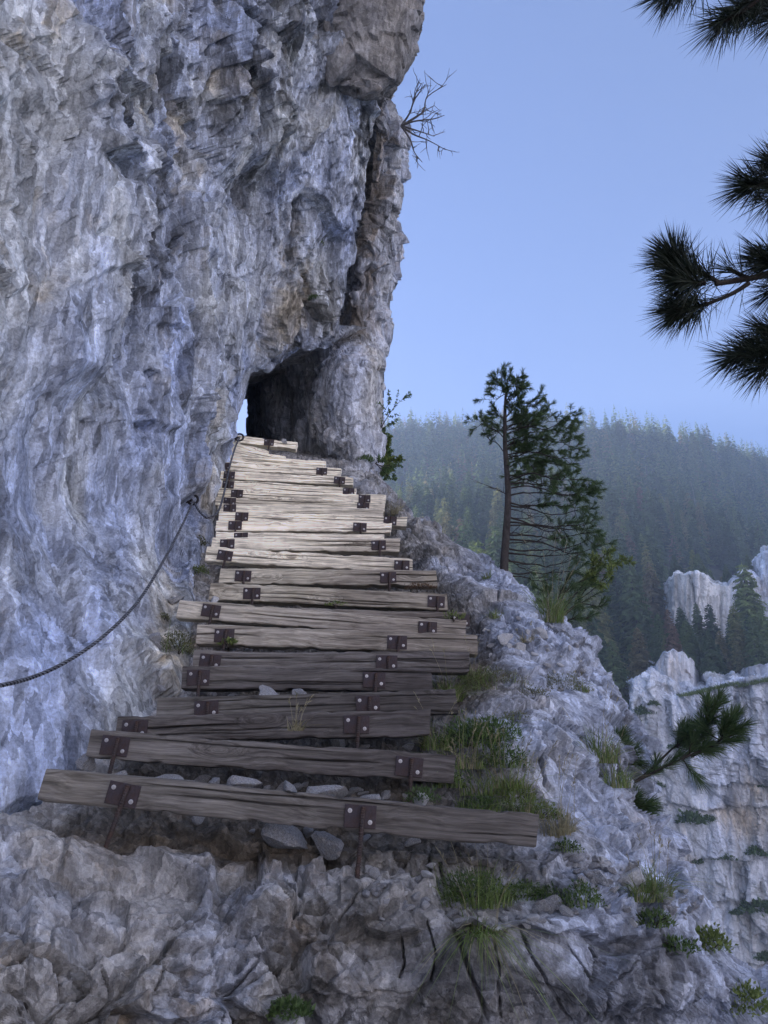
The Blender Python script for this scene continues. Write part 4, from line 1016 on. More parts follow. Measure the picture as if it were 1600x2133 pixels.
# ---- shrubs and bare branches on the pillar's edge
def twiggy(name, base, tips, label, cat, leafmat, ll, lw, per, rad=.008, woodmat=None, seed=1, sub=3, nsub=.35):
    rs = np.random.RandomState(seed); root = empty(name, base); tag(root, label, cat)
    B = np.array(base); lf = MB(); wd = MB()
    for tp in tips:
        e = np.array(tp) - B; L = np.linalg.norm(e)
        c = curve([[0, 0, 0], e * .35 + rs.normal(0, .05 * L, 3), e * .7 + rs.normal(0, .05 * L, 3), e], 14)
        wd.tube(c, np.linspace(rad, rad * .25, 14), 5, 0)
        for q in range(sub):
            i = rs.randint(4, 13); d = unit(unit(e) * .7 + rs.normal(0, .7, 3)) * L * nsub * rs.uniform(.5, 1)
            c2 = curve([c[i], c[i] + d * .5 + rs.normal(0, .02 * L, 3), c[i] + d + [0, 0, .05 * L]], 8); wd.tube(c2, np.linspace(rad * .5, rad * .15, 8), 4, 0)
            if not leafmat:
                for z in range(2):
                    i2 = rs.randint(3, 7); d2 = unit(unit(d) + rs.normal(0, .7, 3)) * L * nsub * .45
                    wd.tube(curve([c2[i2], c2[i2] + d2 * .5 + rs.normal(0, .01 * L, 3), c2[i2] + d2], 6), np.linspace(rad * .3, rad * .12, 6), 3, 0)
            if leafmat: 
                o = c2[rs.randint(2, 8, per)]; leaves(lf, o, unit(unit(d) * .4 + rs.normal(0, .6, (per, 3))), ll, lw)
        if leafmat: 
            o = c[rs.randint(5, 14, per)]; leaves(lf, o, unit(unit(e) * .4 + rs.normal(0, .6, (per, 3))), ll, lw)
    link('branches', wd.mesh('branches', woodmat or M_TWIG), root)
    if leafmat: link('leaves', lf.mesh('leaves', leafmat), root)
    return root
T0 = 14.6
twiggy('bare_shrub', at(836, 262, T0), [at(930, 176, T0), at(880, 172, T0 - .3), at(926, 240, T0 - .2), at(900, 222, T0 + .3), at(928, 312, T0 - .1), at(880, 338, T0), at(905, 284, T0 + .4), at(868, 200, T0 + .2)],
       'leafless grey shrub jutting from the cliff edge into the sky', 'bare shrub', None, 0, 0, 0, .022, M_DEADWOOD, 3, 5, .42)
twiggy('leafy_shrub', at(786, 905, 14.2), [at(846, 826, 14.4), at(812, 838, 14.2), at(818, 880, 14.0), at(808, 905, 13.9), at(812, 945, 14.3)],
       'thin leafy shrub against the sky at the rock pillar edge', 'shrub', M_HERB, .055, .028, 26, .009, None, 5, 4, .35)
twiggy('leafy_shrub', at(782, 965, 13.0), [at(826, 985, 13.0), at(818, 1000, 13.2), at(800, 955, 13.2), at(836, 972, 13.4)],
       'low leafy shrub with broad leaves at the pillar foot', 'shrub', M_HERB, .065, .032, 24, .009, None, 6, 3, .35)
twiggy('leafy_shrub', at(795, 990, 15.0), [at(806, 930, 15), at(796, 945, 15.2), at(818, 955, 15), at(805, 968, 14.8)],
       'pale yellow green shrub behind the pillar foot', 'shrub', M_HERB2, .10, .06, 46, .010, None, 8, 5, .5)

# ---- the flag-shaped pine on the ridge
TP = 9.25
def zp(zx, zy, t): return at(950 + zx / 3.678, 760 + zy / 3.678, t)
pine = empty('pine_tree', zp(360, 1680, TP)); tag(pine, 'wind bent pine on the ridge with crown swept to one side', 'pine tree')
PB = np.array(pine.location)
TRK = np.array([zp(x, y, TP) for x, y in ((352, 1700), (366, 1600), (372, 1480), (384, 1300), (396, 1120), (399, 980), (390, 820), (377, 640), (374, 480), (377, 300), (388, 170), (394, 105))])
TC = _cr(TRK, np.linspace(0, len(TRK) - 1, 60))
mb = MB(); mb.tube(TC - PB, np.interp(np.linspace(0, 1, 60), [0, .08, .4, .75, 1], [.064, .054, .040, .022, .005]), 10)
link('trunk', mb.mesh('trunk', M_BARK, True), pine)
_zy = np.array([project(p)[1] for p in TC]); _zy = (_zy - 760) * 3.678
def trunk_at(zy): 
    i = int(np.argmin(np.abs(_zy - zy))); return TC[i]
BOUGHS = [(560, 150, 400, .55), (690, 195, 490, 0), (1000, 250, 940, 0), (400, 320, 390, .8), (480, 325, 505, .8), (230, 285, 250, .9), (170, 350, 120, 1), (150, 430, 115, 1),
          (300, 505, 150, .9), (270, 470, 230, .9), (350, 545, 290, .8), (400, 665, 265, .75), (430, 670, 350, .7), (470, 590, 420, .8), (500, 760, 370, .65), (540, 845, 395, .65), (590, 900, 470, .65), (620, 960, 555, .62), (660, 975, 630, .6),
          (640, 700, 560, .65), (700, 925, 705, .6), (740, 720, 660, .6), (770, 905, 765, .55), (800, 760, 740, .55), (850, 870, 835, .5), (900, 1000, 875, .5), (930, 1025, 915, .42), (910, 760, 860, .5), (960, 945, 965, .5), (1000, 1035, 1030, .42),
          (1040, 905, 1095, .45), (1060, 760, 1010, .4), (1090, 1040, 1095, .38), (1150, 1072, 1160, .36), (1200, 1000, 1215, .36), (1250, 865, 1205, .35), (1290, 1020, 1270, .25), (1350, 1010, 1355, .25), (1400, 1022, 1408, .22), (1450, 1000, 1445, .2),
          (1500, 930, 1490, .15), (1590, 835, 1600, .2), (1610, 640, 1640, .3), (1600, 520, 1700, 0), (1380, 700, 1330, 0), (1320, 640, 1290, 0), (1180, 620, 1160, 0), (1480, 600, 1590, .12), (1110, 600, 1150, 0)]
_ri = np.random.RandomState(77)
for k in range(14):      # short inner boughs all round the upper trunk
    sy = _ri.uniform(150, 960); w = np.interp(sy, [150, 300, 500, 700, 960], [70, 150, 260, 330, 300]) * _ri.uniform(.35, .8)
    left = _ri.rand() < (.30 if sy < 520 else .0)
    BOUGHS.append((sy, 385 + (-.55 * w if left else w), sy - _ri.uniform(20, 90), 1.0))
rs = np.random.RandomState(21)
for bi, (sy, tx, ty, fol) in enumerate(BOUGHS):
    if fol > .3: fol = min(.92, fol + (.28 if sy < 900 else .05))
    s = trunk_at(sy) - PB; L0 = abs(tx - 385) / 3.678 / FOC * TP
    if sy > 900 and tx > 450: tx, ty = tx + rs.normal(0, 40), ty + rs.normal(0, 28)
    e = np.array(zp(tx, ty, TP + rs.uniform(-.5, .5) * min(1, L0 * 1.5))) - PB
    sag = -.10 * L0 if sy > 1000 else -.05 * L0
    c = curve([s, s + (e - s) * .33 + [0, 0, .06 * L0 + (0 if sy < 1000 else sag)] + rs.normal(0, .03 * L0, 3), s + (e - s) * .68 + [0, 0, sag * .7] + rs.normal(0, .03 * L0, 3), e], 18)
    r0 = .006 + .009 * L0 * (sy / 1600)
    c = c + np.cumsum(rs.normal(0, .0035 + .006 * L0, (18, 3)), axis=0) * np.sin(np.linspace(0, np.pi, 18))[:, None]
    wd, nd = MB(), MB()
    wd.tube(c, np.linspace(r0, .0022, 18), 5)
    L = np.linalg.norm(e - s)
    for q in range(int(4 + L * (8 if sy > 1030 else 12))):
        i = rs.randint(int(18 * (1 - max(fol, .7))), 17) if fol else rs.randint(4, 17)
        d = unit(unit(e - s) * .75 + rs.normal(0, .55, 3) + [0, 0, .12]) * rs.uniform(.10, .24) * (1 if fol else 1.3)
        c2 = curve([c[i], c[i] + d * .55 + rs.normal(0, .012, 3), c[i] + d], 6); wd.tube(c2, np.linspace(.0035, .0016, 6), 3, 0, False)
        if fol and i >= 18 * (1 - fol) - 1:
            tuft(nd, c2[2], c2[5] + unit(d) * .015, 60, .066, .0048, (.3, 1.2))
            if rs.rand() < .6:
                d2 = unit(unit(d) + rs.normal(0, .6, 3) + [0, 0, .3]) * .10; wd.tube([c2[3], c2[3] + d2], [.002, .0015], 3, 0, False)
                tuft(nd, c2[3] + d2 * .3, c2[3] + d2, 36, .062, .0046, (.3, 1.2))
    if fol: tuft(nd, c[14], c[17], 46, .066, .0046, (.3, 1.1))
    bo = link('branch', wd.mesh('branch', M_TWIG), pine)
    if fol: link('needles', nd.mesh('needles', M_NEEDLE), bo)

def pine_bush(name, base, boughs, label, nl, nw, per, seed, mat, rad=.012, twigs=7, tw=.16):
    rs = np.random.RandomState(seed); root = empty(name, base); tag(root, label, 'pine shrub'); B = np.array(base)
    for pts, fol in boughs:
        P = [np.array(p) - B for p in pts]; c = curve(P, 20); L = np.linalg.norm(np.diff(c, axis=0), axis=1).sum()
        wd, nd = MB(), MB(); wd.tube(c, np.linspace(rad, rad * .3, 20), 6)
        for q in range(twigs):
            i = rs.randint(int(20 * (1 - fol)), 19); d = unit(unit(c[19] - c[10]) * .8 + rs.normal(0, .5, 3) + [0, 0, .25]) * tw * rs.uniform(.6, 1.2)
            c2 = curve([c[i], c[i] + d * .55 + rs.normal(0, .01, 3), c[i] + d], 6); wd.tube(c2, np.linspace(rad * .4, rad * .2, 6), 4, 0, False)
            tuft(nd, c2[1], c2[5], per, nl, nw, (.25, 1.0))
        tuft(nd, c[int(20 * (1 - fol * .7))], c[19], per * 2, nl, nw, (.25, 1.0))
        bo = link('bough', wd.mesh('bough', M_TWIG), root); link('needles', nd.mesh('needles', mat), bo)
    return root
TB = 8.6
pine_bush('pine_shrub', at(1150, 1310, 8.4), [([at(1150, 1310, 8.4), at(1190, 1270, TB), at(1238, 1240, TB + .3)], .8), ([at(1150, 1310, 8.4), at(1180, 1230, TB), at(1240, 1200, TB)], .7), ([at(1150, 1310, 8.4), at(1200, 1260, TB), at(1250, 1265, TB)], .8),
          ([at(1150, 1310, 8.4), at(1165, 1240, TB + .3), at(1190, 1195, TB + .3)], .7), ([at(1150, 1310, 8.4), at(1140, 1250, TB + .4), at(1135, 1222, TB + .3)], .6), ([at(1150, 1310, 8.4), at(1190, 1290, TB - .2), at(1225, 1290, TB - .2)], .6), ([at(1150, 1310, 8.4), at(1185, 1255, TB - .3), at(1215, 1218, TB - .3)], .8)],
          'low dark pine shrub on the ridge behind the tall grass tuft', .075, .005, 44, 31, M_NEEDLE, .012, 6, .13)
twiggy('leafy_shrub', at(1205, 1250, 8.9), [at(1296, 1162, 8.9), at(1262, 1152, 9.0), at(1240, 1170, 8.8), at(1225, 1190, 8.7), at(1275, 1172, 8.6)],
       'bright green leafy twig reaching out above the pine shrub', 'shrub', M_HERB2, .075, .026, 34, .007, None, 9, 4, .25)
TQ = 6.0
pine_bush('pine_sapling', at(1262, 1655, 5.9), [([at(1262, 1655, 5.9), at(1330, 1625, TQ), at(1400, 1590, TQ - .1), at(1470, 1560, TQ - .1), at(1528, 1540, TQ)], .72), ([at(1330, 1625, TQ), at(1360, 1600, TQ + .1), at(1400, 1560, TQ + .2), at(1425, 1545, TQ + .2)], .35),
          ([at(1420, 1582, TQ - .1), at(1455, 1545, TQ), at(1478, 1500, TQ), at(1482, 1488, TQ)], .8), ([at(1440, 1575, TQ), at(1490, 1550, TQ - .15), at(1520, 1522, TQ - .2)], .7), ([at(1262, 1655, 5.9), at(1285, 1670, TQ), at(1330, 1692, TQ - .1)], .6), ([at(1262, 1655, 5.9), at(1270, 1690, TQ), at(1300, 1705, TQ)], .6),
          ([at(1262, 1655, 5.9), at(1258, 1590, TQ + .2), at(1278, 1560, TQ + .2)], .7), ([at(1262, 1655, 5.9), at(1270, 1600, TQ + .1), at(1300, 1585, TQ + .1)], .6)],
          'pine sapling on the ridge edge with one long bough over the drop', .135, .0042, 90, 33, M_NEEDLE, .014, 13, .15)

# ---- the near pine whose boughs reach in from outside the frame
TN = 1.9
near = empty('pine_tree', at(2260, 1500, 2.5)); tag(near, 'near pine whose backlit long needled boughs hang in against the sky', 'pine tree')
NB = np.array(near.location)
mb = MB(); mb.tube(curve([Vector((0, 0, -2.4)), np.array(at(2250, 1100, 2.5)) - NB, np.array(at(2230, 500, 2.5)) - NB, np.array(at(2200, -500, 2.4)) - NB], 24), np.linspace(.12, .06, 24), 12); link('trunk', mb.mesh('trunk', M_BARK, True), near)
def near_bough(pts, tufts, seed, rad=.010):
    wd, nd = MB(), MB(); c = curve([np.array(p) - NB for p in pts], 24); wd.tube(c, np.linspace(rad * 1.6, rad * .55, 24), 8)
    for (p0, p1, n) in tufts:
        a, b = np.array(p0) - NB, np.array(p1) - NB
        wd.tube(curve([a, (a + b) / 2 + RS.normal(0, .006, 3), b], 8), np.linspace(rad * .6, rad * .4, 8), 6)
        tuft(nd, a, b, n, .098, .0019, (.35, 1.45), 0, .06)
    for i in range(4, 20):      # the rest of the bough carries needles too
        if project(c[i] + NB)[0] < 1680: continue
        d = unit(unit(c[i + 1] - c[i - 1]) * .6 + RS.normal(0, .6, 3)) * RS.uniform(.08, .16)
        wd.tube([c[i], c[i] + d * .6, c[i] + d], [rad * .5, rad * .4, rad * .35], 5); tuft(nd, c[i] + d * .2, c[i] + d, 170, .098, .0019, (.35, 1.35), 0, .06)
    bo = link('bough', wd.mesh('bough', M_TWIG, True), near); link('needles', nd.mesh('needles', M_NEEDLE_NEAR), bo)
near_bough([at(2215, 60, 2.4), at(1900, 20, 2.1), at(1640, -40, TN), at(1500, -40, TN), at(1420, -30, TN)], [(at(1470, -40, TN), at(1385, -12, TN - .05), 420), (at(1440, -45, TN + .1), at(1400, -30, TN + .08), 260), (at(1600, -20, TN), at(1495, 52, TN - .04), 480), (at(1640, -20, TN + .1), at(1560, 20, TN + .1), 400), (at(1700, 0, TN), at(1620, 40, TN), 300)], 1)
near_bough([at(2225, 420, 2.4), at(1900, 380, 2.1), at(1700, 372, TN), at(1580, 384, TN)], [(at(1650, 378, TN), at(1556, 386, TN), 420), (at(1690, 370, TN), at(1625, 352, TN + .1), 260), (at(1680, 372, TN), at(1600, 420, TN - .05), 240)], 2)
near_bough([at(2230, 640, 2.4), at(1900, 560, 2.1), at(1690, 545, TN), at(1600, 572, TN), at(1490, 592, TN)], [(at(1500, 590, TN), at(1398, 545, TN), 560), (at(1470, 590, TN - .06), at(1420, 585, TN - .06), 380), (at(1430, 575, TN + .06), at(1402, 530, TN + .06), 320), (at(1560, 590, TN), at(1470, 634, TN), 60), (at(1475, 632, TN), at(1412, 650, TN), 460), (at(1450, 615, TN + .07), at(1425, 635, TN + .05), 200), (at(1640, 560, TN), at(1596, 548, TN), 320), (at(1650, 575, TN), at(1612, 610, TN + .1), 260), (at(1560, 580, TN), at(1520, 560, TN + .03), 70)], 3)
near_bough([at(2240, 900, 2.4), at(1900, 760, 2.1), at(1700, 715, TN), at(1600, 730, TN)], [(at(1640, 722, TN), at(1528, 742, TN), 480), (at(1690, 700, TN), at(1590, 690, TN + .1), 420), (at(1680, 730, TN), at(1585, 765, TN - .05), 380), (at(1660, 720, TN + .1), at(1570, 725, TN + .12), 300)], 4)

# ---- loose stones
def stone_mesh(name, seed, mat):
    import bmesh
    bm = bmesh.new(); bmesh.ops.create_icosphere(bm, subdivisions=3, radius=1.0)
    V = np.array([v.co[:] for v in bm.verts]); F = np.array([[v.index for v in f.verts] for f in bm.faces]); bm.free()
    sd = np.array([seed * 5.1, seed * 2.3, seed * 9.7])
    rs = np.random.RandomState(seed); r = np.full(len(V), 9.0)
    for q in range(9):
        n = unit(rs.normal(size=3)); d = rs.uniform(.38, .85); r = np.minimum(r, d / np.maximum(V @ n, .08))
    r = np.minimum(r, 1.25)
    V = V * r[:, None]; V = V * (1 + .035 * fbm(V * 3.5 + sd, 3, seed)[:, None]) * [1, .8, .66]
    return np_mesh(name, V, F, mat, False)
M_STONE = rock_mat('loose_limestone', (.40, .39, .375), (.38, .395, .42), (.46, .375, .27), 5, (1, 1, 1), .006, .5)
M_WHITE = rock_mat('fresh_white_limestone', (.58, .57, .54), (.55, .56, .58), (.46, .40, .30), 5, (1, 1, 1), .006, .4, .6)
STONES = [stone_mesh('stone', 40 + k, M_STONE) for k in range(7)]; WHITES = [stone_mesh('stone', 60 + k, M_WHITE) for k in range(4)]
def stone(px, py, wpx, label, white=False, t=None, group='loose stones on the rock', rs=np.random.RandomState(3)):
    h = None if t else hit(px, py)
    if not t and h is None: return
    p = at(px, py, t) if t else h[0]; tt = t or (p.y * CP + p.z * SP)
    r = wpx * .5 * tt / FOC
    o = link('stone', (WHITES if white else STONES)[rs.randint(4 if white else 7)], None, Vector(p) + (Vector((0, 0, r * .25)) if not t else Vector()), (rs.uniform(-.5, .5), rs.uniform(-.5, .5), rs.uniform(0, 6.3)))
    o.scale = (r, r * rs.uniform(.8, 1.1), r * rs.uniform(.8, 1.15)); tag(o, label, 'stone', group)
rs = np.random.RandomState(5)
for (x, y, w, wh, lb) in [(1130, 1330, 42, 1, 'largest white stone under the tall grass tuft'), (1050, 1338, 46, 1, 'flat white stone lying left in the white stone cluster'), (1085, 1352, 30, 1, 'small white stone at the lower side of the white cluster'),
                          (1110, 1318, 26, 1, 'white stone touching the yellowed grass from above'), (1240, 1838, 90, 0, 'broad flat grey slab among the rubble of the ridge'), (1325, 1836, 70, 1, 'white streaked slab at the outer end of the rubble'),
                          (1150, 1895, 80, 0, 'pointed grey block between two herbs on the front ledge'), (1100, 1862, 44, 1, 'upright white stone beside the low green herb'), (1050, 1920, 34, 1, 'white stone under the bright bushy herb'),
                          (1095, 1925, 30, 1, 'small white stone right below the ledge herbs'), (1385, 1000, 0, 0, '')]:
    if w: stone(x, y, w, lb, bool(wh))
for (x, y, w, t_, lb) in [(352, 1630, 60, 4.42, 'rounded stone packed between the two lowest steps, second from the wall'), (400, 1632, 36, 4.42, 'small stone packed between the two lowest steps, beside the rounded one'), (447, 1632, 46, 4.42, 'dark stone packed mid gap between the two lowest steps'),
                          (520, 1632, 80, 4.42, 'long stone packed between the two lowest steps'), (600, 1640, 50, 4.42, 'blocky stone in the dark gap above the lowest step middle'), (690, 1650, 90, 4.40, 'big flat stone lying on top behind the lowest step'), (770, 1662, 44, 4.38, 'stone next to the second pin of the lowest step'),
                          (245, 1618, 50, 4.42, 'stone at the wall end of the gap above the lowest step'), (880, 1666, 40, 4.2, 'white stone lying on the outer half of the lowest step'), (600, 1750, 95, 4.12, 'squared stone wedged under the lowest step, left of its middle pin'), (690, 1762, 100, 4.14, 'wide stone wedged under the lowest step near its middle'),
                          (495, 1446, 0, 5.4, ''), (560, 1448, 60, 5.45, 'flat stone peeping out below the fifth step'), (620, 1450, 50, 5.45, 'second flat stone below the fifth step'), (448, 1248, 26, 6.86, 'white chip resting on the eighth step'), (592, 918, 14, 12.6, 'white pebble resting on the topmost step'),
                          (175, 1590, 60, 4.6, 'flat stone at the foot of the cliff by the second step')]:
    if w: stone(x, y, w, lb, 'white' in lb, t_)
for k in range(90):
    f = rs.rand(); x = 1190 + 230 * f + rs.normal(0, 30); y = 1800 + 90 * f + rs.normal(0, 26)
    stone(x, y, rs.uniform(10, 34), 'loose grey stone in the rubble at the outer end of the front ledge', rs.rand() < .3, None, 'rubble stones on the outer ledge')
for k in range(90):
    x = rs.uniform(760, 1240); y = 1885 + rs.normal(0, 26) - 30 * (x < 900)
    stone(x, y, rs.uniform(10, 36), 'loose grey stone along the front ledge under the lowest step', rs.rand() < .22, None, 'rubble stones along the front ledge')
for k in range(60):
    x = rs.uniform(930, 1230); y = 1330 + (x - 930) * .05 + rs.normal(0, 45)
    stone(x, y, rs.uniform(7, 20), 'small pale stone scattered on the ridge rock beside the steps', rs.rand() < .5, None, 'pale stones on the ridge')
for k in range(50):
    q = rs.randint(0, 10); x = rs.uniform(300, 900); y = [1640, 1640, 1545, 1452, 1452, 1362, 1268, 1640, 1736, 1736][q] + rs.normal(0, 6) + (x - 500) * .06
    stone(x, y, rs.uniform(16, 44), 'dark stone filling the ground beneath the timber steps', False, None, 'fill stones beneath the steps')
# ================================================================ ACROSS THE VALLEY
M_FOREST_FLOOR = rock_mat('forest_floor', (.055, .052, .038), (.04, .05, .03), (.4, .33, .22), .03, (1, 1, 1), .3, .3)
def hx(px, off):     # how far the skyline sits below y=915 at that place
    return float(np.interp(px, [-1800, -900, -300, 200, 500, 700, 800, 1000, 1200, 1300, 1400, 1500, 1600, 1800, 2100, 2500], [300, 300, 290, 220, 80, 20, 4, 0, 0, 4, 24, 46, 76, 150, 290, 420])) * off
HP = (-1800, -900, -300, 200, 500, 700, 850, 1000, 1150, 1300, 1450, 1600, 1800, 2100, 2500)
HILL = []
for (y, t, f) in [(2300, 118, .1), (1900, 124, .1), (1560, 130, .12), (1440, 138, .15), (1370, 158, .2), (1300, 190, .3), (1210, 250, .4), (1120, 335, .6), (1030, 450, .8), (965, 560, .93), (922, 640, 1), (908, 680, 1)]:
    row = []
    for px in HP:
        tt = t * (1 + .10 * math.sin(px * .006 + y * .004)) * (1 if px < 1700 else 1.0)
        if 1300 <= px and y > 1390: tt = t + 12        # stays behind the far wall
        row.append(at(px, y + hx(px, f), tt))
    HILL.append(row)
last = HILL[-1]
HILL.append([Vector((p.x * 1.25, p.y * 1.25, p.z * .93)) for p in last])
HILL.append([Vector((p.x * 1.8, p.y * 1.8, p.z * .2)) for p in last])
def relief_hill(P, u, v):
    return np.interp(np.repeat(u, len(v)), [0, 4, 8, 10, 11], [1.2, 1.5, 5, 3, 3]) * fbm(P * .012, 4, 601) + 1.2 * perlin(P * .08, 602)
HNR, HNC = 220, 230
hill, HPV = rock_sheet('hill', HILL, HNR, HNC, M_FOREST_FLOOR, relief_hill); tag(hill, kind='structure')
HBVH = BVHTree.FromPolygons(HPV.tolist(), grid_faces(HNR, HNC).tolist())

# ---- the pale walls opposite
FAR_EDGES = [([(1466, 1425), (1476, 1480), (1502, 1530), (1530, 1590)][::-1], 1.6, 60, 26), ([(1385, 1440), (1400, 1520), (1438, 1600), (1452, 1660)], 1.2, 40, 26), ([(1340, 1450), (1350, 1530), (1345, 1600)], .9, 30, 20), ([(1532, 1430), (1552, 1520), (1600, 1640)], 1.1, 50, 30),
             ([(1330, 1690), (1400, 1672), (1470, 1690), (1540, 1678), (1640, 1684)][::-1], -.6, 26, 60), ([(1440, 1640), (1530, 1628), (1640, 1640)][::-1], -.7, 20, 40), ([(1400, 1800), (1480, 1786), (1560, 1792), (1640, 1780)][::-1], -.7, 26, 60), ([(1470, 1880), (1560, 1870), (1640, 1880)][::-1], -.8, 20, 40),
             ([(1552, 1795), (1560, 1850), (1545, 1900)], 1.0, 40, 30), ([(1360, 1700), (1380, 1790), (1400, 1900)], .8, 40, 40), ([(1440, 1900), (1470, 2000), (1520, 2110)], .9, 50, 40), ([(1480, 2020), (1550, 2005), (1640, 2015)][::-1], -.8, 20, 40), ([(1580, 1690), (1572, 1740), (1588, 1786)], .8, 30, 20), ([(1420, 1560), (1470, 1640)], .6, 30, 30)]
def relief_far(P, u, v):
    Q = P * np.array([.20, .20, .060]); Q[:, 0] += P[:, 2] * .05
    W = np.stack([perlin(P * .08, 705), perlin(P * .08, 706), perlin(P * .08, 707)], -1)
    W2 = np.stack([perlin(P * .4, 715), perlin(P * .4, 716), perlin(P * .4, 717)], -1)
    a, ea, ra = facets3(Q + W * .5, 701, 1.0, soft=.05)
    b, eb, rb = facets3(Q * 2.4 + W * .6 + W2 * .1, 702, 1.2, (0, 0, -.4), soft=.05)
    c, ec, rc = facets3(P * np.array([1.1, 1.1, .5]) + W + W2 * .35, 703, 1.4, (0, 0, -.6), soft=.08)
    d, ed, rd = facets3(P * np.array([2.6, 2.6, 1.6]) + W2 * .6, 704, 1.5, (0, 0, -.6), soft=.14)
    rg = np.clip(.6 + 1.3 * perlin(P * .07, 741), .2, 1.2)
    return 1.2 * a + 1.0 * b * rg + .48 * c * rg + .16 * d + edge_steps(P, FAR_EDGES), facet_tones((rb, .35), (rc, .35 * rg), (rd, .2))
def tones_far(P):
    n = perlin(P * .10, 740)
    return (blobs(P, [(1560, 1720, 90, 40, .7), (1490, 1690, 40, 20, .5), (1580, 1650, 40, 30, .5), (1560, 2010, 60, 40, .5), (1395, 1390, 30, 40, .45), (1440, 1800, 60, 20, .4)]) + .12 * n,
            blobs(P, [(1480, 1560, 16, 130, .4), (1545, 1600, 20, 120, .35), (1590, 1900, 30, 200, .2)]) + .75 * perlin(P * np.array([.55, .55, .05]), 742) + .1, blobs(P, [(1350, 1600, 60, 160, .4), (1450, 1900, 60, 160, .3)]))
far_cliff = empty('far_cliff'); tag(far_cliff, kind='structure')
FC = []
for k, (dy, yy, dt) in enumerate([(-26, None, 26), (-14, None, 9), (-3, None, 1.2), (8, None, 0), (None, 1500, -1), (None, 1640, -2), (None, 1780, -3.5), (None, 1930, -5), (None, 2120, -7), (None, 2400, -9)]):
    row = []
    rj = np.random.RandomState(8)
    _F = np.array([(1240, 1470, 150), (1296, 1445, 139), (1322, 1432, 127), (1352, 1412, 126), (1388, 1420, 125.5), (1428, 1452, 125), (1470, 1432, 124), (1530, 1420, 123), (1600, 1412, 122), (1700, 1405, 120), (1850, 1400, 118), (2100, 1420, 122)], float); _x = np.unique(np.r_[np.arange(1240, 1660, 13), _F[:, 0]])
    for px in _x:
        top = np.interp(px, _F[:, 0], _F[:, 1]) + rj.normal(0, 3.5); t = np.interp(px, _F[:, 0], _F[:, 2]) + rj.normal(0, .2)
        row.append(at(px, top + dy if dy is not None else yy, t + dt))
    FC.append(row)
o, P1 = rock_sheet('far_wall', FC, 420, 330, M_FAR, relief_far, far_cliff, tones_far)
def crag(name, cols, nr, nc, k=.6):
    q = np.array(cols, float); xs = np.linspace(q[0, 0], q[-1, 0], 3 * len(cols)); rj = np.random.RandomState(int(q[0, 0]))
    cols = [(x, np.interp(x, q[:, 0], q[:, 1]) + rj.normal(0, 2.6), np.interp(x, q[:, 0], q[:, 2]), np.interp(x, q[:, 0], q[:, 3]) + rj.normal(0, .25)) for x in xs]
    C = [[at(px, y0 + (y1 - y0) * f, t + dt) for (px, y0, y1, t) in cols] for f, dt in ((-.04, 16), (-.01, 4), (.0, .3), (.06, 0), (.4, -.5), (.7, -1), (1.0, -1.5))]
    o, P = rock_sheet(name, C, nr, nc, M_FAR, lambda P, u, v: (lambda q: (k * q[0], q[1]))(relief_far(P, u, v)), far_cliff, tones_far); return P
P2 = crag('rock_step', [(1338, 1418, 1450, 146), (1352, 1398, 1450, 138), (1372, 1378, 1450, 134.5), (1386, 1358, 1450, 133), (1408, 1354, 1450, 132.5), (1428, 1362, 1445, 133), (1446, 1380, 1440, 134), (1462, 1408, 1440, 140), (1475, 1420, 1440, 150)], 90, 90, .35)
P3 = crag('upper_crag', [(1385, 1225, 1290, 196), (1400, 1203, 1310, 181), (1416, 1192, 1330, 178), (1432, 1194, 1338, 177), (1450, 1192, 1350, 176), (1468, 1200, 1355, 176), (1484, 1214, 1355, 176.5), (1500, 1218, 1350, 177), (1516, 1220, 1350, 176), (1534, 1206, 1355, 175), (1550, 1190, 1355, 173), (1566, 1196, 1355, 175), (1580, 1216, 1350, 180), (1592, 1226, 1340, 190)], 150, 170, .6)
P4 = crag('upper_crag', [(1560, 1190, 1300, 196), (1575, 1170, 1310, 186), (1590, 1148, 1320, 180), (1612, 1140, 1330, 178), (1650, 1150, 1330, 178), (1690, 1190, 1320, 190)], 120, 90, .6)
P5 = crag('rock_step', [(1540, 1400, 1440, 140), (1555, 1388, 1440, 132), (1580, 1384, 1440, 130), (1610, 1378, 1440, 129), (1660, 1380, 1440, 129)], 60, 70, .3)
FBVH = BVHTree.FromPolygons(P1.tolist(), grid_faces(420, 330).tolist())

# ---- valley floor far below, out to the horizon
g = np.array([-6000, -2500, -900, -300, 0, 300, 900, 2500, 6000.])
VX, VY = np.meshgrid(g, g, indexing='ij')
valley = link('valley_ground', np_mesh('valley_ground', np.stack([VX, VY, 0 * VX - 90 - .004 * np.abs(VX) - .002 * np.abs(VY)], -1).reshape(-1, 3), grid_faces(9, 9), M_FOREST_FLOOR)); tag(valley, kind='structure')

# ---- an added, unseen mountainside behind the camera that bounces sun onto the shaded rock
OPP = []
for (r_, z_) in ((235, -100), (270, -20), (300, 60), (330, 150), (375, 240), (430, 320), (520, 370), (700, 330)):
    OPP.append([Vector((r_ * math.sin(R(a)) * k, r_ * math.cos(R(a)) * k, z_ * (1 if z_ < 0 else q))) for a, k, q in ((72, 1.1, .5), (88, 1.0, .8), (105, .95, 1), (125, 1.0, .95), (145, 1.05, 1), (165, 1, 1.02), (185, 1, .95), (205, 1.05, .9), (225, 1.1, .8))])
def relief_opp(P, u, v):
    a, ea = facets(P * .02, 801, 1.2); b, eb = facets(P * .07, 802, 1.2)
    return 12 * a + 4 * b
opp, _ = rock_sheet('fill_mountain', OPP, 90, 130, M_FAR, relief_opp); tag(opp, kind='structure')

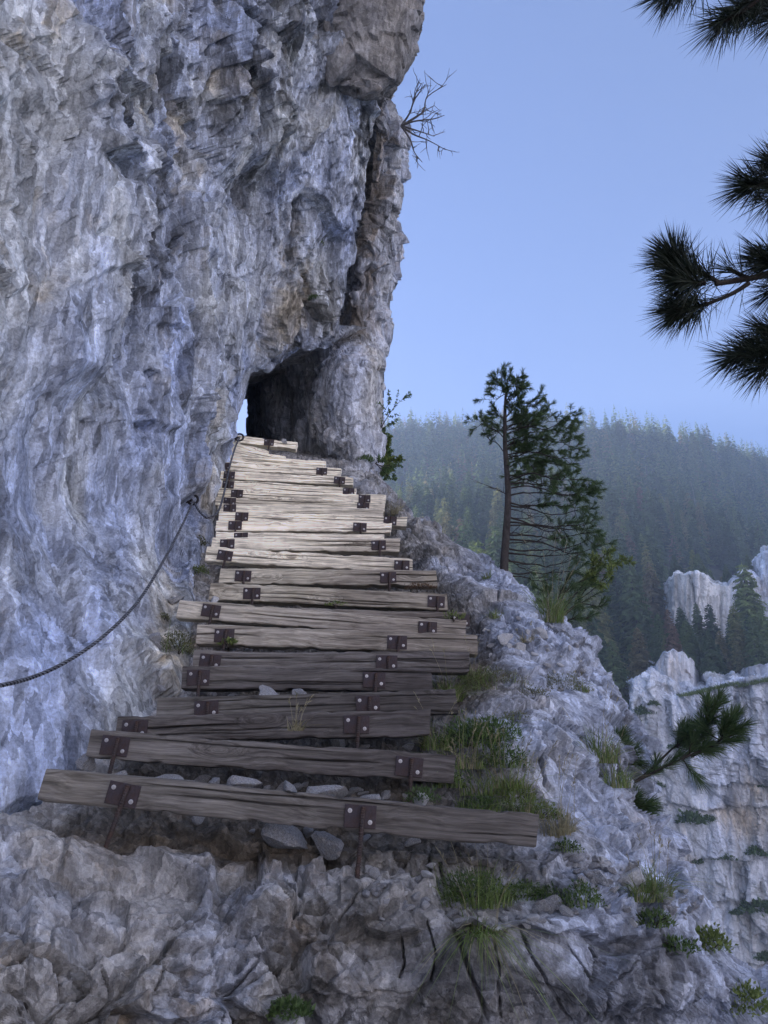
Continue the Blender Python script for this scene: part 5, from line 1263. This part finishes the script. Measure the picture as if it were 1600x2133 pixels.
# ---- trees
def tree_mat(name, stops, bright=1.0):
    m, nt, b = new_mat(name, .7, .2)
    stops = [(q, tuple(1.75 * v for v in c)) for q, c in stops]
    oi = nt.nodes.new('ShaderNodeObjectInfo'); at_ = N(nt, 'Attribute', attribute_name='hue'); se = nt.nodes.new('ShaderNodeSeparateColor'); nt.links.new(at_.outputs['Color'], se.inputs[0])
    geo = nt.nodes.new('ShaderNodeNewGeometry')
    ad = N(nt, 'Math', operation='ADD'); nt.links.new(oi.outputs['Random'], ad.inputs[0]); nt.links.new(se.outputs[0], ad.inputs[1])
    fr = N(nt, 'Math', operation='FRACT'); nt.links.new(ad.outputs[0], fr.inputs[0])
    c = ramp(nt, fr.outputs[0], stops)
    r = ramp(nt, geo.outputs['Random Per Island'], [(0, .7), (1, 1.3)])
    c = mix(nt, 1.0, c, r, 'MULTIPLY')
    nt.links.new(c, b.inputs['Base Color'])
    t = N(nt, 'BsdfTranslucent'); nt.links.new(c, t.inputs['Color'])
    ms = N(nt, 'MixShader'); ms.inputs[0].default_value = .5
    nt.links.new(b.outputs[0], ms.inputs[1]); nt.links.new(t.outputs[0], ms.inputs[2]); nt.links.new(ms.outputs[0], nt.nodes['Material Output'].inputs[0])
    return m
M_SPRUCE = tree_mat('spruce_foliage', [(0, (.036, .066, .034)), (.3, (.060, .10, .044)), (.55, (.09, .135, .054)), (.78, (.13, .175, .062)), (.9, (.16, .165, .07)), (1, (.16, .11, .08))])
M_SPRUCE.node_tree.nodes['Color Ramp'].color_ramp.interpolation = 'LINEAR'
M_SUNLIT = tree_mat('sunlit_foliage', [(0, (.16, .19, .05)), (1, (.22, .24, .07))])  # sunlight on the skyline tree put into its yellow leaf colour
def conifer(seed, levels, per, sprig, width=.17, top=.97, bottom=.10, ragged=.35):
    """Unit-height spruce: whorls of drooping ragged sprays."""
    rs = np.random.RandomState(seed); V, F = [], []
    def tri(a, b, c): 
        i = len(V); V.extend([a, b, c]); F.append((i, i + 1, i + 2))
    for l in range(levels):
        z = bottom + (top - bottom) * (l + rs.rand() * .6) / levels
        R0 = width * (1 - z) ** .85 + .012
        for k in range(per):
            a = rs.rand() * 6.283; R_ = R0 * rs.uniform(1 - ragged, 1 + ragged * .5); d = np.array([math.cos(a), math.sin(a), 0]); s = np.array([-d[1], d[0], 0])
            root = np.array([0, 0, z]) + d * .01; tip = root + d * R_ + [0, 0, -R_ * rs.uniform(.15, .6)]
            w = R_ * rs.uniform(.25, .42)
            tri(root + [0, 0, .012], root + (tip - root) * .6 + s * w, tip); tri(root + [0, 0, .012], tip, root + (tip - root) * .6 - s * w)
            for q in range(sprig):
                f = rs.uniform(.3, 1); p = root + (tip - root) * f; e = p + d * R_ * rs.uniform(0, .25) + s * rs.normal(0, .35) * R_ + [0, 0, -R_ * rs.uniform(.15, .45)]
                tri(p + s * .010, p - s * .010 + d * .012, e)
    tri(np.array([.012, 0, top - .03]), np.array([-.010, .008, top - .03]), np.array([0, 0, 1.0]))
    tri(np.array([0, .012, top - .03]), np.array([.008, -.010, top - .03]), np.array([0, 0, 1.0]))
    return np.array(V), np.array(F)
def trunk_vf(r=.011, h=.9):
    a = np.linspace(0, 6.283, 5, endpoint=False); c = np.stack([np.cos(a), np.sin(a), 0 * a], -1)
    V = np.concatenate([c * r, c * r * .25 + [0, 0, h]]); F = []
    for k in range(5): F += [(k, (k + 1) % 5, 5 + (k + 1) % 5), (k, 5 + (k + 1) % 5, 5 + k)]
    return V, np.array(F)
def whole(seed, *a, **k):
    mb = MB(); mb.add(*conifer(seed, *a, **k), 0); mb.add(*trunk_vf(), 1); return mb.mesh('spruce_tree', [M_SPRUCE, M_BARK])
NEARM = [whole(s, 30, 11, 5, width=w) for s, w in ((1, .15), (2, .18), (3, .21), (4, .14), (5, .24))]
FARS = [conifer(s, 12, 5, 0, width=w, ragged=.45) for s, w in ((11, .16), (12, .19), (13, .23), (14, .15))]
TRV, TRF = trunk_vf()
CRN = []
for s, w in ((21, .17), (22, .14), (23, .20)): 
    mb = MB(); mb.add(*conifer(s, 36, 12, 6, width=w, bottom=.06)); CRN.append(mb.mesh('crown', M_SPRUCE))
_t = MB(); _t.add(TRV, TRF); TRK_ME = _t.mesh('trunk', M_BARK)

def ground_at(px, py):
    d = at(px, py, 1.0).normalized()
    p, n, i, dist = HBVH.ray_cast(Vector((0, 0, 0)), d)
    return p
def drop(x, y):
    p, n, i, dist = HBVH.ray_cast(Vector((x, y, 900)), Vector((0, 0, -1))); return p
def named_tree(px, top, base, label, t=None, mi=0, mat=None, cat='conifer', grp=None):
    b = at(px, base, t) if t else ground_at(px, base)
    if b is None: return
    tt = b.y * CP + b.z * SP; h = (base - top) * tt / FOC / (CP * .97)
    wk = 1.35
    root = empty('spruce_tree', b - Vector((0, 0, .3))); root.scale = (h * wk, h * wk, h); tag(root, label, cat, grp)
    c = link('crown', CRN[mi], root, None, (0, 0, px)); link('trunk', TRK_ME, root)
    if mat: 
        c.data = CRN[mi].copy(); c.data.materials.clear(); c.data.materials.append(mat)
named_tree(1582, 1178, 1400, 'tall dark spruce before the white crag at the frame edge', 150, 0)
named_tree(1495, 1262, 1395, 'slim spruce standing against the middle of the white crag', 152, 1)
named_tree(1462, 1258, 1350, 'thin spruce before the left half of the white crag', 156, 1)
named_tree(1428, 1266, 1360, 'slanting dark spruce at the lower left corner of the white crag', 155, 2)
named_tree(1385, 1282, 1400, 'mid green spruce left of the white crag', 148, 2)
named_tree(1540, 1280, 1390, 'dark spruce below the crag beside the tall one', 146, 2)
named_tree(1340, 1310, 1425, 'dark spruce just above the corner of the far wall', 142, 2)
named_tree(1288, 1340, 1480, 'shaded spruce behind the ridge below the forest', 134, 2)
named_tree(1265, 1390, 1560, 'dark spruce showing only its top behind the ridge rock', 132, 2)
named_tree(1453, 896, 975, 'sunlit yellow green tree standing out on the skyline', None, 0, M_SUNLIT, 'tree')
named_tree(1298, 872, 950, 'broad dark spruce rising highest on the skyline', None, 2)
named_tree(900, 872, 960, 'pointed spruce on the skyline near the cliff edge', None, 1)

_r = np.random.RandomState(12)
for k in range(26):
    x = 1390 + 215 * k / 25 + _r.normal(0, 8); bs = 1402 + _r.normal(0, 9) - (12 if x > 1520 else 0); hp = _r.uniform(55, 120)
    named_tree(x, bs - hp, bs, 'dark spruce in the belt of trees above the far wall', 134 + _r.uniform(0, 16), k % 3, None, 'conifer', 'spruces in the belt above the far wall')
for k in range(14):
    x = 1404 + 160 * k / 13 + _r.normal(0, 5); bs = np.interp(x, [1400, 1450, 1500, 1550, 1600], [1205, 1208, 1232, 1215, 1180]) + 14; hp = _r.uniform(36, 80)
    named_tree(x, bs - hp, bs, 'dark spruce growing on top of the white crag', 186 + _r.uniform(0, 6), k % 3, None, 'conifer', 'spruces on top of the white crag')
# scatter over the slope; spacing grows a little with distance
rs = np.random.RandomState(91)
NT = 9000
ui = rs.rand(NT) * 11.6 + 1.0; vi = rs.rand(NT) * (len(HP) - 6.2) + 4.2
Hc = np.array([[list(p) for p in r] for r in HILL])
def net_point(C, u, v):
    i = np.minimum(u.astype(int), len(C) - 2); j = np.minimum(v.astype(int), C.shape[1] - 2); f = (u - i)[:, None]; g = (v - j)[:, None]
    return (C[i, j] * (1 - f) + C[i + 1, j] * f) * (1 - g) + (C[i, j + 1] * (1 - f) + C[i + 1, j + 1] * f) * g
PT = net_point(Hc, ui, vi)
# keep chance by true area so the wood is even
du = np.linalg.norm(net_point(Hc, np.minimum(ui + .05, 12.9), vi) - PT, axis=1) / .05; dv = np.linalg.norm(net_point(Hc, ui, vi + .05) - PT, axis=1) / .05
keep = rs.rand(NT) < np.clip(du * dv / 5200, .02, 1)
PT = PT[keep]
px, py, t = project(PT)
ok = ~((px > 1375) & (px < 1640) & (py > 1200) & (py < 1470)) & (PT[:, 1] < 900)
ok &= ~((px > 1300) & (py > 1405))
PT, px, py, t = PT[ok], px[ok], py[ok], t[ok]
hts = rs.uniform(14, 27, len(PT)) * np.where(rs.rand(len(PT)) < .15, .6, 1)
pts = []
for p, h in zip(PT, hts):
    q = drop(p[0], p[1]); pts.append(q if q is not None else Vector(p))
PT = np.array([list(q) for q in pts])
px, py, t = project(PT)
ridge_y = np.interp(px, [0, 780, 800, 960, 1050, 1120, 1190, 1230, 1290, 1320, 1400], [0, 0, 1010, 1130, 1200, 1260, 1330, 1400, 1480, 1500, 1500])
size = hts / t * FOC
seen = (px > 800) & (px < 1600) & (py - size < np.minimum(ridge_y, 1500)) & (py > 850)
order = np.argsort(-np.where(seen, size, 0))
own = order[:270]; own = own[seen[own]]
for k in own:
    o = link('spruce_tree', NEARM[rs.randint(5)], None, PT[k] - [0, 0, .4], (rs.normal(0, .025), rs.normal(0, .025), rs.uniform(0, 6.3))); h = hts[k]; o.scale = (h * rs.uniform(.85, 1.2),) * 2 + (h,)
    tag(o, 'dark spruce among the hazy forest trees on the far slope', 'conifer', 'spruces of the forest on the far slope')
rest = np.setdiff1d(np.arange(len(PT)), own)
vs_, fs_, hu_, n_ = [], [], [], 0
for k in rest:
    V, F = FARS[rs.randint(4)]; a = rs.uniform(0, 6.28); h = hts[k]; w = h * rs.uniform(.9, 1.3)
    c, s = math.cos(a), math.sin(a)
    W = np.stack([(V[:, 0] * c - V[:, 1] * s) * w, (V[:, 0] * s + V[:, 1] * c) * w, V[:, 2] * h], -1) + PT[k] - [0, 0, .4]
    vs_.append(W); fs_.append(F + n_); n_ += len(V); hu_.append(np.full((len(V), 3), rs.rand()))
forest = link('forest', np_mesh('forest', np.concatenate(vs_), np.concatenate(fs_), M_SPRUCE, False, None, {'hue': np.concatenate(hu_)})); tag(forest, 'rest of the conifer forest over the far slope', kind='stuff')
print('TREES', len(own), len(rest), n_ // 3)

# bare dead trunks standing in the wood
SNAG = []
for s in range(3):
    r2 = np.random.RandomState(s + 70); mb = MB(); mb.tube(curve([[0, 0, 0], [.01, 0, .4], [.0, .01, .75], [.012, 0, 1]], 8), np.linspace(.011, .003, 8), 5)
    for q in range(12):
        z = r2.uniform(.35, .97); a = r2.uniform(0, 6.28); L = .07 * (1.1 - z); mb.tube([[0, 0, z], [L * math.cos(a), L * math.sin(a), z + .01]], [.003, .001], 3)
    SNAG.append(mb.mesh('dead_tree', M_SNAG := bark_mat('silver_deadwood', (.30, .29, .29), (.50, .49, .48), 3)))
for (x, y0, y1) in [(1375, 1080, 1160), (1368, 1040, 1070), (1455, 1000, 1080), (1535, 990, 1045), (1412, 1075, 1130), (1458, 1100, 1180), (1552, 1105, 1140), (1560, 1110, 1150), (1262, 1245, 1355), (1272, 1240, 1330), (1298, 1275, 1330), (855, 1030, 1080), (875, 1035, 1075), (945, 1040, 1070), (882, 985, 1020), (847, 975, 1005),
                    (1350, 955, 980), (1395, 1000, 1030), (1500, 1050, 1085), (1590, 1060, 1100), (1330, 1140, 1190), (1290, 1130, 1190), (1235, 1200, 1290), (1120, 1180, 1230), (1250, 1100, 1140), (1430, 1185, 1215), (1480, 1120, 1160), (935, 1120, 1150), (1345, 1010, 1045), (1575, 1010, 1050)]:
    b = ground_at(x, y1)
    if b is None: continue
    tt = b.y * CP + b.z * SP; h = (y1 - y0) * tt / FOC / .95
    o = link('dead_tree', SNAG[(x + y0) % 3], None, b - Vector((0, 0, .1)), (.01 * ((x % 7) - 3), .012 * ((y0 % 7) - 3), x)); o.scale = (h * (.7 if h > 14 else 1.0),) * 2 + (h,)
    tag(o, 'bare silvery dead trunk standing among the far spruces', 'dead tree', 'dead trunks in the far forest')

# shrubs clinging to the far wall
BUSH = []
for s in range(3):
    mb = MB(); leafy(mb, 420, 1, 1, .8, .35, .22); BUSH.append(mb.mesh('shrub', M_HERB))
for (x, y, w, lb) in [(1342, 1490, 44, 'dark shrub on the upper left part of the far wall'), (1320, 1505, 34, 'shrub near the left end of the far wall'), (1362, 1470, 24, 'small upright shrub left on the far wall'), (1437, 1716, 60, 'wide dark shrub on the first ledge of the far wall'), (1475, 1712, 34, 'shrub right beside the wide ledge shrub'),
                      (1448, 1798, 34, 'small shrub under the wide ledge shrub'), (1510, 1790, 50, 'shrub on the lower ledge of the far wall'), (1575, 1782, 46, 'shrub on the lower ledge near the frame edge'), (1582, 1900, 66, 'big dark shrub low on the far wall at the frame edge'), (1590, 2000, 40, 'dark shrub below the big one on the far wall'),
                      (1533, 1905, 26, 'tiny shrub on the smooth lower far wall'), (1372, 1640, 26, 'little shrub in a crack of the far wall'), (1398, 1560, 22, 'little dark shrub beside the far crack'), (1588, 1640, 22, 'small shrub high on the far wall at the frame edge'), (1590, 2125, 40, 'shrub in the lowest corner of the far wall')]:
    d = at(x, y, 1.0).normalized(); p, n, i, dist = FBVH.ray_cast(Vector((0, 0, 0)), d)
    if p is None: continue
    r = w * .5 * (p.y * CP + p.z * SP) / FOC
    o = link('shrub', BUSH[x % 3], None, p, (0, 0, x)); o.scale = (r, r, r * .9); tag(o, lb, 'shrub', 'shrubs clinging to the far wall')
# grass ledge on top of the far wall
mb = MB()
for k in range(60):
    f = k / 59; x = 1420 + 190 * f; y = 1448 - 44 * f + (8 if f > .6 else 0)
    d = at(x, y + 4, 1.0).normalized(); p, n, i, dist = FBVH.ray_cast(Vector((0, 0, 0)), d)
    if p is None: continue
    m2 = MB(); blades(m2, 60, .9, .8, .10, .8)
    for v_, f_ in zip(m2.v, m2.f): mb.add(v_ + np.array(p), f_)
lg = link('ledge_grass', mb.mesh('ledge_grass', M_GRASS)); tag(lg, 'grass strip along the top ledge of the far wall', kind='stuff')

# ---- the air
me = bpy.data.meshes.new('haze')
x0, x1, y0, y1, z0, z1 = -1400, 1400, -760, 1400, -160, 400
me.from_pydata([(x, y, z) for z in (z0, z1) for y in (y0, y1) for x in (x0, x1)], [], [(0, 2, 3, 1), (4, 5, 7, 6), (0, 1, 5, 4), (2, 6, 7, 3), (0, 4, 6, 2), (1, 3, 7, 5)])
hm = bpy.data.materials.new('valley_haze'); hm.use_nodes = True; hn = hm.node_tree; hn.nodes.remove(hn.nodes['Principled BSDF'])
pv = hn.nodes.new('ShaderNodeVolumePrincipled'); pv.inputs['Color'].default_value = (.58, .78, 1.0, 1); pv.inputs['Density'].default_value = .0007; pv.inputs['Anisotropy'].default_value = .0
hn.links.new(pv.outputs[0], hn.nodes['Material Output'].inputs['Volume'])
me.materials.append(hm); hz = link('haze', me); tag(hz, kind='stuff')
